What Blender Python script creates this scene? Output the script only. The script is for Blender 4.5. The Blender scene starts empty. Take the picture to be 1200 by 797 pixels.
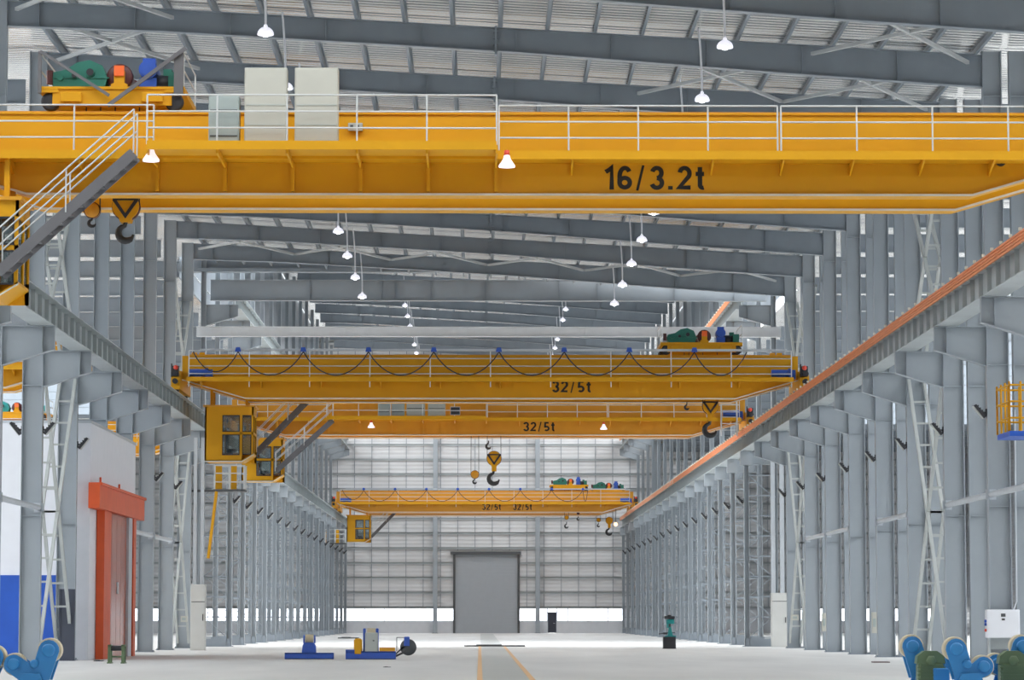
import bpy, math, random
from mathutils import Vector, Matrix
random.seed(7)
S = bpy.context.scene
C = S.collection
F = 3600.0                      # focal length in pixels of the 1200 px wide frame
CAMZ = 1.56
TH = math.atan(325.5 / F); PS = math.atan(37.5 / F)

def at(px, py, Y):
    """point of the hall seen at a pixel of the photograph, at distance Y"""
    u = (px - 600) / F; v = (398.5 - py) / F
    d = Vector((u, 1, v))
    d = Matrix.Rotation(TH, 3, 'X') @ d
    d = Matrix.Rotation(-PS, 3, 'Z') @ d
    d *= Y / d.y
    return Vector((d.x, Y, d.z + CAMZ))

# ------------------------------------------------------------------ materials
def mat(name, col, rough=.5, metal=0., var=.06, scale=2., bump=0., emit=None, estr=0., dirt=None, spec=.5):
    m = bpy.data.materials.new(name); m.use_nodes = True
    nt = m.node_tree; N = nt.nodes; L = nt.links
    b = N['Principled BSDF']
    b.inputs['Roughness'].default_value = rough
    b.inputs['Metallic'].default_value = metal
    b.inputs['Specular IOR Level'].default_value = spec
    tc = N.new('ShaderNodeTexCoord')
    nz = N.new('ShaderNodeTexNoise'); nz.inputs['Scale'].default_value = scale; nz.inputs['Detail'].default_value = 4
    L.new(tc.outputs['Object'], nz.inputs['Vector'])
    cr = N.new('ShaderNodeValToRGB')
    c = Vector(col)
    lo = c * (1 - var); hi = c * (1 + var)
    cr.color_ramp.elements[0].position = .3; cr.color_ramp.elements[1].position = .7
    cr.color_ramp.elements[0].color = (*[min(1, x) for x in lo], 1)
    cr.color_ramp.elements[1].color = (*[min(1, x) for x in hi], 1)
    L.new(nz.outputs['Fac'], cr.inputs['Fac'])
    L.new(cr.outputs['Color'], b.inputs['Base Color'])
    if bump:
        bp = N.new('ShaderNodeBump'); bp.inputs['Strength'].default_value = bump; bp.inputs['Distance'].default_value = .02
        L.new(nz.outputs['Fac'], bp.inputs['Height']); L.new(bp.outputs['Normal'], b.inputs['Normal'])
    if emit:
        b.inputs['Emission Color'].default_value = (*emit, 1); b.inputs['Emission Strength'].default_value = estr
    return m

M = {}
M['steel'] = mat('steel_paint_blue_grey', (.34, .38, .415), .38, .0, .05, .9)
M['steel_dk'] = mat('steel_paint_grey', (.255, .295, .335), .33, .0, .07, .9)
M['runway'] = mat('runway_paint', (.43, .47, .48), .45, .0, .08, .8)
M['light'] = mat('light_grey_paint', (.52, .56, .60), .4, .0, .04)
M['tie'] = mat('tie_beam_white', (.86, .88, .90), .4, 0, .03)
M['brace'] = mat('brace_paint', (.50, .53, .52), .4, .0, .06)
M['yellow'] = mat('crane_yellow', (.70, .345, .007), .5, .0, .04, .7, spec=.3)
M['yellow2'] = mat('crane_yellow_dull', (.70, .33, .02), .5, .0, .06, .7)  # slightly duller yellow with more random variation
M['orange'] = mat('conductor_orange', (.82, .28, .11), .5)
M['door_or'] = mat('frame_orange', (.72, .10, .02), .5)
M['door_red'] = mat('door_red_gloss', (.50, .16, .11), .25, .1)
M['rail'] = mat('galvanised_rail', (.62, .64, .64), .4, .3, .05)
M['cream'] = mat('cabinet_cream', (.52, .52, .46), .5, 0, .03)
M['pale'] = mat('cabinet_pale', (.62, .63, .61), .5, 0, .03)
M['grey'] = mat('cabinet_grey', (.46, .49, .46), .5, 0, .03)
M['pgrey'] = mat('cabinet_pale_green_grey', (.36, .42, .41), .4, 0, .06)
M['white'] = mat('white_panel', (.80, .82, .87), .55, 0, .02)
M['insul'] = mat('insulator_cream', (.72, .70, .60), .5)
M['dark'] = mat('dark_paint', (.025, .026, .032), .5)
M['dkgrey'] = mat('dark_grey_steel', (.075, .08, .085), .55)
M['stair'] = mat('stair_steel', (.14, .14, .15), .55)
M['hook'] = mat('hook_forged_black', (.04, .042, .045), .45, .3)
M['green'] = mat('machine_green', (.02, .17, .125), .4)
M['olive'] = mat('gearbox_olive', (.11, .17, .085), .45)
M['blue'] = mat('machine_blue', (.03, .235, .55), .38)
M['blue2'] = mat('motor_blue', (.03, .10, .48), .35)
M['bluep'] = mat('blue_wall_paint', (.015, .10, .52), .5)
M['teal'] = mat('teal_machine', (.01, .27, .27), .4)
M['tyre'] = mat('polyurethane_tyre', (.60, .52, .36), .5)
M['red'] = mat('signal_red', (.75, .08, .05), .4)
M['maroon'] = mat('maroon_paint', (.09, .02, .02), .4)
M['orfl'] = mat('fluorescent_orange', (.95, .16, .03), .4)
M['text'] = mat('black_lettering', (.012, .012, .012), .6)
M['cable'] = mat('black_cable', (.03, .03, .035), .5)
M['shade'] = mat('lamp_shade_opal', (.85, .86, .92), .35, emit=(.88, .87, 1.0), estr=.75)
M['bulb'] = mat('lit_lamp', (1, 1, 1), .5, emit=(.90, .92, 1.0), estr=10)
M['ylamp'] = mat('lit_warm_lamp', (1, .6, .3), .5, emit=(1, .35, .12), estr=9)
M['shutter'] = mat('shutter_grey', (.37, .40, .43), .5, 0, .02)
M['mason'] = mat('painted_masonry', (.62, .64, .67), .7, 0, .03)
M['line'] = mat('floor_marking_orange', (.78, .50, .26), .6, 0, .1, 3)
M['aisle'] = mat('aisle_paint', (.45, .475, .465), .4, 0, .04, .5)

def sheet_mat(name, col, rough, metal, axis, period, strength):
    m = mat(name, col, rough, metal, .04, .4)
    nt = m.node_tree; N = nt.nodes; L = nt.links; b = N['Principled BSDF']
    tc = N.new('ShaderNodeTexCoord'); w = N.new('ShaderNodeTexWave')
    w.bands_direction = axis; w.inputs['Scale'].default_value = 6.283 / period / 20 * 1.0
    w.inputs['Distortion'].default_value = 0
    L.new(tc.outputs['Object'], w.inputs['Vector'])
    bp = N.new('ShaderNodeBump'); bp.inputs['Strength'].default_value = strength; bp.inputs['Distance'].default_value = .04
    L.new(w.outputs['Fac'], bp.inputs['Height']); L.new(bp.outputs['Normal'], b.inputs['Normal'])
    return m
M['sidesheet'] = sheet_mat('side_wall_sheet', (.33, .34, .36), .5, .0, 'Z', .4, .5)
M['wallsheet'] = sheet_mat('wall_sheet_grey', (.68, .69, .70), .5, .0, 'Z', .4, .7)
M['roofsheet'] = mat('roof_sheet_galvanised', (.78, .78, .77), .24, .8, .04, .5)

def floor_mat():
    m = bpy.data.materials.new('concrete_floor'); m.use_nodes = True
    nt = m.node_tree; N = nt.nodes; L = nt.links; b = N['Principled BSDF']
    tc = N.new('ShaderNodeTexCoord')
    mp = N.new('ShaderNodeMapping'); mp.inputs['Scale'].default_value = (1, .18, 1)
    L.new(tc.outputs['Object'], mp.inputs['Vector'])
    n1 = N.new('ShaderNodeTexNoise'); n1.inputs['Scale'].default_value = .35; n1.inputs['Detail'].default_value = 6
    L.new(mp.outputs['Vector'], n1.inputs['Vector'])
    cr = N.new('ShaderNodeValToRGB')
    cr.color_ramp.elements[0].position = .3; cr.color_ramp.elements[0].color = (.60, .603, .595, 1)
    cr.color_ramp.elements[1].position = .7; cr.color_ramp.elements[1].color = (.72, .722, .71, 1)
    L.new(n1.outputs['Fac'], cr.inputs['Fac']); L.new(cr.outputs['Color'], b.inputs['Base Color'])
    n2 = N.new('ShaderNodeTexNoise'); n2.inputs['Scale'].default_value = .8; n2.inputs['Detail'].default_value = 3
    L.new(tc.outputs['Object'], n2.inputs['Vector'])
    mr = N.new('ShaderNodeMapRange'); mr.inputs['To Min'].default_value = .42; mr.inputs['To Max'].default_value = .62
    L.new(n2.outputs['Fac'], mr.inputs['Value']); L.new(mr.outputs['Result'], b.inputs['Roughness'])
    return m
M['floor'] = floor_mat()

def glass_mat(name, tint, mixf):
    m = bpy.data.materials.new(name); m.use_nodes = True
    nt = m.node_tree; N = nt.nodes; L = nt.links
    N.remove(N['Principled BSDF'])
    t = N.new('ShaderNodeBsdfTransparent'); t.inputs['Color'].default_value = (*tint, 1)
    g = N.new('ShaderNodeBsdfGlossy'); g.inputs['Roughness'].default_value = .05
    mx = N.new('ShaderNodeMixShader'); mx.inputs['Fac'].default_value = mixf
    L.new(t.outputs[0], mx.inputs[1]); L.new(g.outputs[0], mx.inputs[2]); L.new(mx.outputs[0], N['Material Output'].inputs[0])
    return m
M['glass'] = glass_mat('clear_window_glass', (.96, .97, 1), .05)
M['cabglass'] = glass_mat('dusty_cab_glass', (.62, .68, .68), .22)

# ------------------------------------------------------------------ mesh building
class MB:
    def __init__(s): s.v = []; s.f = []; s.sm = []
    def add(s, vs, fs, smooth=False):
        o = len(s.v); s.v += [tuple(v) for v in vs]
        s.f += [tuple(i + o for i in f) for f in fs]; s.sm += [smooth] * len(fs)
    def box(s, x0, x1, y0, y1, z0, z1):
        s.add([(x0, y0, z0), (x1, y0, z0), (x1, y1, z0), (x0, y1, z0), (x0, y0, z1), (x1, y0, z1), (x1, y1, z1), (x0, y1, z1)],
              [(0, 3, 2, 1), (4, 5, 6, 7), (0, 1, 5, 4), (1, 2, 6, 5), (2, 3, 7, 6), (3, 0, 4, 7)])
    def cbox(s, x0, x1, y0, y1, z0, z1, b=.03):
        """box with chamfered edges on the long verticals and top"""
        p = [(x0 + b, y0), (x1 - b, y0), (x1, y0 + b), (x1, y1 - b), (x1 - b, y1), (x0 + b, y1), (x0, y1 - b), (x0, y0 + b)]
        q = [(min(max(x, x0 + b), x1 - b), min(max(y, y0 + b), y1 - b)) for x, y in p]
        vs = [(x, y, z0) for x, y in p] + [(x, y, z1 - b) for x, y in p] + [(x, y, z1) for x, y in q]
        fs = [tuple(range(7, -1, -1)), tuple(range(16, 24))]
        for k in range(2):
            for i in range(8):
                j = (i + 1) % 8; fs.append((k * 8 + i, k * 8 + j, k * 8 + 8 + j, k * 8 + 8 + i))
        s.add(vs, fs)
    def bar(s, p, q, w, h, up=(0, 0, 1)):
        p = Vector(p); q = Vector(q); d = (q - p)
        if d.length < 1e-6: return
        d.normalize(); u = Vector(up)
        if abs(d.dot(u)) > .99: u = Vector((1, 0, 0)) if abs(d.x) < .9 else Vector((0, 1, 0))
        a = d.cross(u).normalized(); b = a.cross(d).normalized()
        vs = []
        for c in (p, q):
            for i, j in ((-1, -1), (1, -1), (1, 1), (-1, 1)): vs.append(c + a * (i * w / 2) + b * (j * h / 2))
        s.add(vs, [(0, 3, 2, 1), (4, 5, 6, 7), (0, 1, 5, 4), (1, 2, 6, 5), (2, 3, 7, 6), (3, 0, 4, 7)])
    def tube(s, pts, r, n=8, cap=True):
        pts = [Vector(p) for p in pts]; rings = []
        rr = r if isinstance(r, (list, tuple)) else [r] * len(pts)
        prev = None
        for i, p in enumerate(pts):
            d = (pts[min(i + 1, len(pts) - 1)] - pts[max(i - 1, 0)]).normalized()
            if prev is None:
                u = Vector((0, 0, 1)) if abs(d.z) < .9 else Vector((1, 0, 0))
                a = d.cross(u).normalized()
            else: a = (prev - d * prev.dot(d)).normalized()
            prev = a; b = d.cross(a)
            rings.append([p + (a * math.cos(2 * math.pi * k / n) + b * math.sin(2 * math.pi * k / n)) * rr[i] for k in range(n)])
        vs = [v for r_ in rings for v in r_]; fs = []
        for i in range(len(pts) - 1):
            for k in range(n):
                j = (k + 1) % n; fs.append((i * n + k, i * n + j, (i + 1) * n + j, (i + 1) * n + k))
        s.add(vs, fs, True)
        if cap: s.add(rings[0], [tuple(range(n - 1, -1, -1))]); s.add(rings[-1], [tuple(range(n))])
    def cyl(s, p, q, r, n=20): s.tube([p, q], r, n)
    def prism(s, poly, axis, a, b):
        """poly: list of 2-D points; axis 'Y': points are (x,z) swept y=a..b; 'X': points are (y,z); 'Z': (x,y)"""
        n = len(poly)
        def P(u, v, t): return {'Y': (u, t, v), 'X': (t, u, v), 'Z': (u, v, t)}[axis]
        vs = [P(u, v, a) for u, v in poly] + [P(u, v, b) for u, v in poly]
        s.add(vs, [tuple(range(n)), tuple(range(2 * n - 1, n - 1, -1))] + [(i, i + n, (i + 1) % n + n, (i + 1) % n) for i in range(n)])
    def lathe(s, c, prof, n=24, axis='Z'):
        vs = []; fs = []; c = Vector(c)
        for r, h in prof:
            for k in range(n):
                a = 2 * math.pi * k / n; x, y = r * math.cos(a), r * math.sin(a)
                o = {'Z': (x, y, h), 'Y': (x, h, y), 'X': (h, x, y)}[axis]; vs.append(c + Vector(o))
        for i in range(len(prof) - 1):
            for k in range(n):
                j = (k + 1) % n; fs.append((i * n + k, i * n + j, (i + 1) * n + j, (i + 1) * n + k))
        s.add(vs, fs, True)
    def mesh(s, name, m, off=(0, 0, 0)):
        me = bpy.data.meshes.new(name)
        me.from_pydata([(v[0] - off[0], v[1] - off[1], v[2] - off[2]) for v in s.v], [], s.f)
        me.materials.append(m)
        for p, q in zip(me.polygons, s.sm): p.use_smooth = q
        import bmesh
        bm = bmesh.new(); bm.from_mesh(me); bmesh.ops.recalc_face_normals(bm, faces=bm.faces); bm.to_mesh(me); bm.free()
        return me

def wloc(o):
    v = Vector((0, 0, 0))
    while o: v += o.location; o = o.parent
    return v
def tag(o, label=None, cat=None, group=None, kind=None):
    if label: o['label'] = label
    if cat: o['category'] = cat
    if group: o['group'] = group
    if kind: o['kind'] = kind
    return o
def thing(name, loc, label, cat, group=None):
    o = bpy.data.objects.new(name, None); o.empty_display_size = .2; C.objects.link(o); o.location = loc
    return tag(o, label, cat, group)
def obj(name, mb, m, parent=None, origin=None, **kw):
    """one mesh object from world-space geometry"""
    if origin is None:
        if parent: origin = wloc(parent)
        else:
            xs = [v[0] for v in mb.v]; ys = [v[1] for v in mb.v]; zs = [v[2] for v in mb.v]
            origin = Vector(((min(xs) + max(xs)) / 2, (min(ys) + max(ys)) / 2, min(zs)))
    me = mb.mesh(name, m, origin)
    o = bpy.data.objects.new(name, me); C.objects.link(o)
    if parent: o.parent = parent; o.location = Vector(origin) - wloc(parent)
    else: o.location = origin
    return tag(o, **kw) if kw else o
def inst(name, me, loc, parent=None):
    o = bpy.data.objects.new(name, me); C.objects.link(o); o.parent = parent; o.location = loc
    return o
def copy_tree(o, loc=None, parent=None, label=None, group=None):
    c = o.copy(); C.objects.link(c)
    if parent: c.parent = parent
    if loc is not None: c.location = loc
    if label: c['label'] = label
    if group: c['group'] = group
    for ch in o.children: copy_tree(ch, parent=c)
    return c
ORD = ['first', 'second', 'third', 'fourth', 'fifth', 'sixth', 'seventh', 'eighth', 'ninth', 'tenth', 'eleventh', 'twelfth',
       'thirteenth', 'fourteenth', 'fifteenth', 'sixteenth', 'seventeenth', 'eighteenth', 'nineteenth', 'twentieth', 'twenty-first',
       'twenty-second', 'twenty-third', 'twenty-fourth', 'twenty-fifth', 'twenty-sixth', 'twenty-seventh', 'twenty-eighth',
       'twenty-ninth', 'thirtieth']
def structure(name, mb, m, parent=None, **kw):
    o = obj(name, mb, m, parent, **kw)
    if not parent: o['kind'] = 'structure'
    return o

XR, XL = 15.8, -14.87            # inner faces of the two column rows
RR, RL = 14.56, -13.63           # crane rails
YS = [86.5 + 9 * k for k in range(26)]   # column grid
NLOW = 9                          # columns of the lower hall (to 158.5)
YE = 312.6

# ------------------------------------------------------------------ floor
b = MB(); b.box(-49, 50, -45, YE + .3, -.3, 0)
fl = structure('floor', b, M['floor'])
b = MB(); b.box(.06, 1.27, 14, YE - 14, 0, .004); obj('floor_aisle', b, M['aisle'], kind='structure')
for i, x in enumerate((0.0, 1.33)):
    b = MB(); b.box(x - .07, x + .07, 14, 172, 0, .007)
    o = obj('floor_marking', b, M['line'])
    tag(o, ['orange painted aisle line on the floor, left one', 'orange painted aisle line on the floor, right one'][i], 'floor marking')

# ------------------------------------------------------------------ end wall, side walls
DX0, DX1, DZ = at(533.5, 742, YE).x, at(606.5, 742, YE).x, at(570, 650, YE).z
WZ0, WZ1 = at(570, 728, YE).z, at(570, 713, YE).z
w = MB()
for x0, x1 in ((-48, DX0), (DX1, 49)):
    w.box(x0, x1, YE, YE + .12, WZ1, DZ)
w.box(-48, 49, YE, YE + .12, DZ, 30.5)
wall = structure('wall_back', w, M['wallsheet'])
pdx0, pdx1 = at(641.5, 742, YE).x, at(652.5, 742, YE).x
xs_end = at(731.5, 720, YE).x
w = MB()
for x0, x1 in ((-48, DX0), (DX1, pdx0), (pdx1, 49)): w.box(x0, x1, YE - .05, YE + .2, 0, WZ0)
w.box(xs_end, 31, YE, YE + .12, WZ0, WZ1)
structure('wall_plinth', w, M['mason'])
# girts and sag rods as parts of the end wall
z = WZ1 + .1; k = 0
while z < 30:
    g = MB()
    spans = ((-48, DX0 - .2), (DX1 + .2, 49)) if z < DZ + .1 else ((-48, 49),)
    for x0, x1 in spans: g.box(x0, x1, YE - .2, YE - .003, z, z + .07); g.box(x0, x1, YE - .2, YE - .17, z - .12, z + .07)
    obj('girt', g, M['runway'], wall); z += 1.50
x = -46.0
while x < 48:
    if not (DX0 - .6 < x < DX1 + .6):
        g = MB(); g.box(x - .03, x + .03, YE - .16, YE - .1, WZ1, 30); obj('sag_rod', g, M['steel_dk'], wall)
    else:
        g = MB(); g.box(x - .03, x + .03, YE - .16, YE - .1, DZ + .4, 30); obj('sag_rod', g, M['steel_dk'], wall)
    x += 1.75
# windows strip
edges = [403, 427.2, 450.3, 474, 509.5, 533.5]; xs = [at(e, 720, YE).x for e in edges]
segs = list(zip(xs[:-1], xs[1:]))
edges = [606.5, 628.5, 641.5, 652.5, 665.5, 689, 712.5, 731.5]; xs2 = [at(e, 720, YE).x for e in edges]
segs += list(zip(xs2[:-1], xs2[1:]))
x = xs[0]
while x > -46: segs.append((x - 2.3, x)); x -= 2.3
x = xs2[-1]
x = 31.0
while x < 46: segs.append((x, x + 2.3)); x += 2.3
for i, (a, c) in enumerate(sorted(segs)):
    z0 = 2.1 if abs(a - pdx0) < .05 else WZ0
    g = MB()
    for q in ((a, a + .05, z0, WZ1), (c - .05, c, z0, WZ1), (a + .05, c - .05, z0, z0 + .05), (a + .05, c - .05, WZ1 - .05, WZ1)):
        g.box(q[0], q[1], YE + .0, YE + .08, q[2], q[3])
    o = structure('window_%d' % (i + 1), g, M['light'])
    g = MB(); g.box(a + .04, c - .04, YE + .03, YE + .04, z0 + .04, WZ1 - .04); obj('pane', g, M['glass'], o)
# main roller door
g = MB(); n = 24
for k in range(n):
    z0 = DZ * k / n; z1 = DZ * (k + 1) / n
    g.prism([(YE - .04, z0), (YE - .05, z0 + .02), (YE - .05, z1 - .02), (YE - .04, z1), (YE + .06, z1), (YE + .06, z0)], 'X', DX0, DX1)
dr = structure('door_1', g, M['shutter'])
g = MB()
g.box(DX0 - .22, DX0, YE - .25, YE + .02, 0, DZ); obj('door_frame', g, M['dkgrey'], dr)
g = MB(); g.box(DX1, DX1 + .22, YE - .25, YE + .02, 0, DZ); obj('door_frame', g, M['dkgrey'], dr)
g = MB(); g.box(DX0 - .5, DX1 + .35, YE - .45, YE + .02, DZ, DZ + .3); obj('door_header', g, M['dkgrey'], dr)
# personnel door
g = MB(); g.box(pdx0 + .05, pdx1 - .05, YE, YE + .06, 0.03, 2.08)
for z in (.25, 1.15): g.box(pdx0 + .18, pdx1 - .18, YE - .015, YE, z, z + .75)
d2 = structure('door_2', g, mat('door_dark_blue', (.035, .04, .06), .5))
g = MB(); g.box(pdx0 - .03, pdx0 + .05, YE - .03, YE + .1, 0, 2.14); g.box(pdx1 - .05, pdx1 + .03, YE - .03, YE + .1, 0, 2.14)
g.box(pdx0 - .03, pdx1 + .03, YE - .03, YE + .1, 2.08, 2.14); obj('door_frame', g, M['light'], d2)
g = MB(); g.tube([(pdx1 - .2, YE - .02, 1.0), (pdx1 - .2, YE - .08, 1.0), (pdx1 - .35, YE - .08, 1.0)], .02); obj('door_handle', g, M['light'], d2)

def hbeam(mb, x, y, z0, z1, dx, dy, tf=.03, tw=.02):
    """H column: web in the XZ plane, from x to x+dx; flanges dy wide"""
    s = 1 if dx > 0 else -1
    X0, X1 = (x, x + dx) if dx > 0 else (x + dx, x)
    mb.box(X0, X0 + tf, y - dy / 2, y + dy / 2, z0, z1)
    mb.box(X1 - tf, X1, y - dy / 2, y + dy / 2, z0, z1)
    mb.box(X0 + tf, X1 - tf, y - tw / 2, y + tw / 2, z0, z1)
# wall posts
for i, px in enumerate((510, 630)):
    X = at(px, 700, YE).x
    g = MB(); g.box(X - .22, X + .22, YE - .62, YE - .6, 0, 29.5); g.box(X - .22, X + .22, YE - .24, YE - .22, 0, 29.5); g.box(X - .012, X + .012, YE - .6, YE - .24, 0, 29.5)
    t = thing('wall_post', (X, YE - .42, 0), ['grey steel wind post of the end wall, left of the roller door', 'grey steel wind post of the end wall, right of the roller door'][i], 'column')
    obj('shaft', g, M['steel'], t)
    g = MB(); g.box(X - .3, X + .3, YE - .66, YE - .2, 0, .04); obj('base_plate', g, M['dkgrey'], t)
for X in (-40, -28.5, -17.2, 18.0, 28.5, 40):
    g = MB(); g.box(X - .22, X + .22, YE - .62, YE - .6, 0, 20); g.box(X - .012, X + .012, YE - .6, YE - .22, 0, 20)
    tag(obj('wall_post', g, M['steel']), 'grey steel wind post on the end wall behind the column rows', 'column', 'end wall posts of the side aisles')
# side walls
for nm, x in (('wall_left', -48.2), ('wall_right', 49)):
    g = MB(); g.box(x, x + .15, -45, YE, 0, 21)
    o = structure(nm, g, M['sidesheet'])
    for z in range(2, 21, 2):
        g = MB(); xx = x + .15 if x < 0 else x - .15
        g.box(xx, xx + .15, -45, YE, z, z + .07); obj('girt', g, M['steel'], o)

g = MB(); g.box(-48.2, -10, -45.2, -45, 0, 21); g.box(10, 49, -45.2, -45, 0, 21); g.box(-10, 10, -45.2, -45, 11, 21); structure('unseen_wall_front', g, M['wallsheet'])  # unseen wall behind the camera, added to cut light from the front
for nm, x in (('wall_clerestory_left', XL - 1.75), ('wall_clerestory_right', XR + 1.65)):
    g = MB(); g.box(x, x + .1, 167.8, 250, 20.2, 30.4); g.prism([(250, 23.0), (YE, 28.2), (YE, 30.4), (250, 30.4)], 'X', x, x + .1); g.box(x, x + .1, 250, YE, 20.2, 20.6); o = structure(nm, g, M['steel_dk'])  # far lower part left open to let daylight onto the end wall
# ------------------------------------------------------------------ columns
def low_column_meshes(side, second=False):
    zt = 19.35 if side > 0 else 20.95
    sh = MB()
    d = .70
    hbeam(sh, 0, 0, .03, 10.6, side * d, .34)
    hbeam(sh, 0, 0, 10.6, zt - (0 if not second else 0), side * .60, .32)
    for z in (9.42, 10.58, 5.0, 17.9):      # stiffener plates across the web
        x0, x1 = sorted((0, side * (d if z < 10.6 else .6)))
        sh.box(x0, x1, -.16, .16, z, z + .02)
    bp = MB(); x0, x1 = sorted((-side * .08, side * (d + .08))); bp.box(x0, x1, -.28, .28, 0, .035)
    for bx in (x0 + .06, x1 - .06):
        for by in (-.22, .22): bp.cyl((bx, by, .03), (bx, by, .09), .025, 8)
    return sh, bp
def bracket_mb(side, zt=10.6, L=1.62, d0=.7, d1=1.2, into=0.):
    """corbel towards the hall, local x=0 at the column face"""
    m = MB(); t = -side
    def X(a): return t * a
    poly = [(X(0), zt - d1), (X(L), zt - d0), (X(L), zt), (X(0), zt)]
    m.prism(poly, 'Y', -.01, .01)
    x0, x1 = sorted((X(0), X(L)))
    m.box(x0, x1, -.19, .19, zt, zt + .025)
    m.add([(X(0), -.19, zt - d1), (X(L), -.19, zt - d0), (X(L), .19, zt - d0), (X(0), .19, zt - d1),
           (X(0), -.19, zt - d1 - .025), (X(L), -.19, zt - d0 - .025), (X(L), .19, zt - d0 - .025), (X(0), .19, zt - d1 - .025)],
          [(0, 1, 2, 3), (7, 6, 5, 4), (0, 4, 5, 1), (2, 6, 7, 3), (1, 5, 6, 2), (0, 3, 7, 4)])
    a = 1.24; zz = zt - d1 + (d1 - d0) * a / L
    xa, xb = sorted((X(a) - .012, X(a) + .012)); m.box(xa, xb, -.19, .19, zz, zt)
    xa, xb = sorted((X(L) - .0, X(L - .02))); m.box(xa, xb, -.1, .1, zt - d0, zt)
    return m
def laced_meshes(side):
    zt = 29.2
    inner = MB(); hbeam(inner, -side * 1.42, 0, .03, 10.58, side * .28, .4)
    outer = MB(); hbeam(outer, side * .12, 0, .03, zt, side * .28, .4)
    lac = MB(); z = .5; up = True; a, c = -side * 1.14, side * .12
    while z < 9.6:
        for yy in (-.15, .15):
            p = (a, yy, z) if up else (c, yy, z); q = (c, yy, z + 1.1) if up else (a, yy, z + 1.1)
            lac.bar(p, q, .02, .09, up=(0, 1, 0))
        x0, x1 = sorted((a, c)); lac.box(x0, x1, -.16, .16, z - .03, z + .03)
        z += 1.1; up = not up
    bp = MB(); x0, x1 = sorted((-side * 1.52, side * .58)); bp.box(x0, x1, -.32, .32, 0, .04)
    bp.box(min(-side * 1.42, side * .48), max(-side * 1.42, side * .48), -.2, -.18, .04, .45)
    blk = MB(); x0, x1 = sorted((-side * 1.6, -side * 1.0)); blk.box(x0, x1, -.24, .24, 9.85, 10.62)
    x0, x1 = sorted((-side * 1.0, side * .12)); blk.box(x0, x1, -.01, .01, 9.9, 10.55); blk.box(x0, x1, -.15, .15, 9.88, 9.9)
    return inner, outer, lac, bp, blk

cache = {}
for side, nm in ((1, 'right'), (-1, 'left')):
    sh, bp = low_column_meshes(side); br = bracket_mb(side)
    cache[side, 'low'] = (sh.mesh('shaft', M['steel']), bp.mesh('base_plate', M['steel_dk']))
    cache[side, 'br'] = br.mesh('bracket', M['steel'])
    i_, o_, l_, b_, k_ = laced_meshes(side); cache[side, 'blk'] = k_.mesh('bearing_block', M['steel'])
    cache[side, 'lac'] = (i_.mesh('inner_leg', M['steel']), o_.mesh('outer_leg', M['steel']), l_.mesh('lacing', M['steel_dk']), b_.mesh('base_plate', M['steel_dk']))
    mb_ = bracket_mb(side, 18.6, 1.74, .6, 1.1); mb_.v = [(v[0] + side * .12, v[1], v[2]) for v in mb_.v]; cache[side, 'br2'] = mb_.mesh('upper_bracket', M['steel'])
    X = XR if side > 0 else XL
    for k, Y in enumerate(YS):
        if k < NLOW:
            t = thing('steel_column', (X, Y, 0), 'grey H-section steel column with crane bracket, %s from the camera in the %s row' % (ORD[k], nm), 'column', 'columns of the %s crane row' % nm)
            a, c = cache[side, 'low']
            inst('shaft', a, (0, 0, 0), t); inst('base_plate', c, (0, 0, 0), t)
        else:
            t = thing('laced_steel_column', (X, Y, 0), 'tall two-legged laced steel column, %s from the camera in the %s row' % (ORD[k], nm), 'column', 'columns of the %s crane row' % nm)
            a = cache[side, 'lac']
            for n_, me in zip(('inner_leg', 'outer_leg', 'lacing', 'base_plate'), a): inst(n_, me, (0, 0, 0), t)
            inst('upper_bracket', cache[side, 'br2'], (0, 0, 0), t); inst('bearing_block', cache[side, 'blk'], (0, 0, 0), t)
        if k < NLOW: inst('bracket', cache[side, 'br'], (0, 0, 0), t)
# second row standing close behind the right one
sh, bp = low_column_meshes(1); ms = (sh.mesh('shaft', M['steel']), bp.mesh('base_plate', M['steel_dk']))
for k, Y in enumerate(YS[:NLOW]):
    t = thing('steel_column', (XR + .84, Y, 0), 'grey steel column of the next aisle, directly behind the %s column of the right row' % ORD[k], 'column', 'second columns behind the right row')
    inst('shaft', ms[0], (0, 0, 0), t); inst('base_plate', ms[1], (0, 0, 0), t)

# ------------------------------------------------------------------ runway beams
def runway(side, zb, zt, y0, y1, label, maxst=100):
    X = RR if side > 0 else RL
    if zb > 15: X = X
    t = thing('runway_beam', (X, y0, zb), label, 'crane runway beam')
    m = MB(); m.box(X - .012, X + .012, y0, y1, zb + .03, zt - .03); obj('web', m, M['runway'], t)
    m = MB(); m.box(X - .30, X + .30, y0, y1, zt - .03, zt); obj('top_flange', m, M['runway'], t)
    m = MB(); m.box(X - .34, X + .34, y0, y1, zb, zb + .03); obj('bottom_flange', m, M['runway'], t)
    m = MB(); m.prism([(X - .06, zt), (X + .06, zt), (X + .03, zt + .03), (X + .035, zt + .13), (X - .035, zt + .13), (X - .03, zt + .03)], 'Y', y0, y1); obj('rail', m, M['dkgrey'], t)
    m = MB(); xi = X - side * .14
    m.box(min(X - side * .012, xi), max(X - side * .012, xi), -.008 , .008, zb + .03, zt - .03)
    xo = X + side * .14
    m.box(min(X + side * .012, xo), max(X + side * .012, xo), -.008, .008, zb + .03, zt - .03)
    me = m.mesh('stiffener', M['runway'], (X, 0, zb)); me['x'] = 1
    ys = []; y = y0 + .75
    while y < y1: ys.append(y); y += 1.5
    for y in ys[:maxst]: inst('stiffener', me, (0, y - y0, 0), t)
    if ys[maxst:]:
        m = MB()
        for y in ys[maxst:]:
            for a in (-1, 1):
                p, q = sorted((X + a * .012, X + a * .14)); m.box(p, q, y - .008, y + .008, zb + .03, zt - .03)
        obj('stiffener_run', m, M['runway'], t, kind='stuff')
    return t
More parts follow.
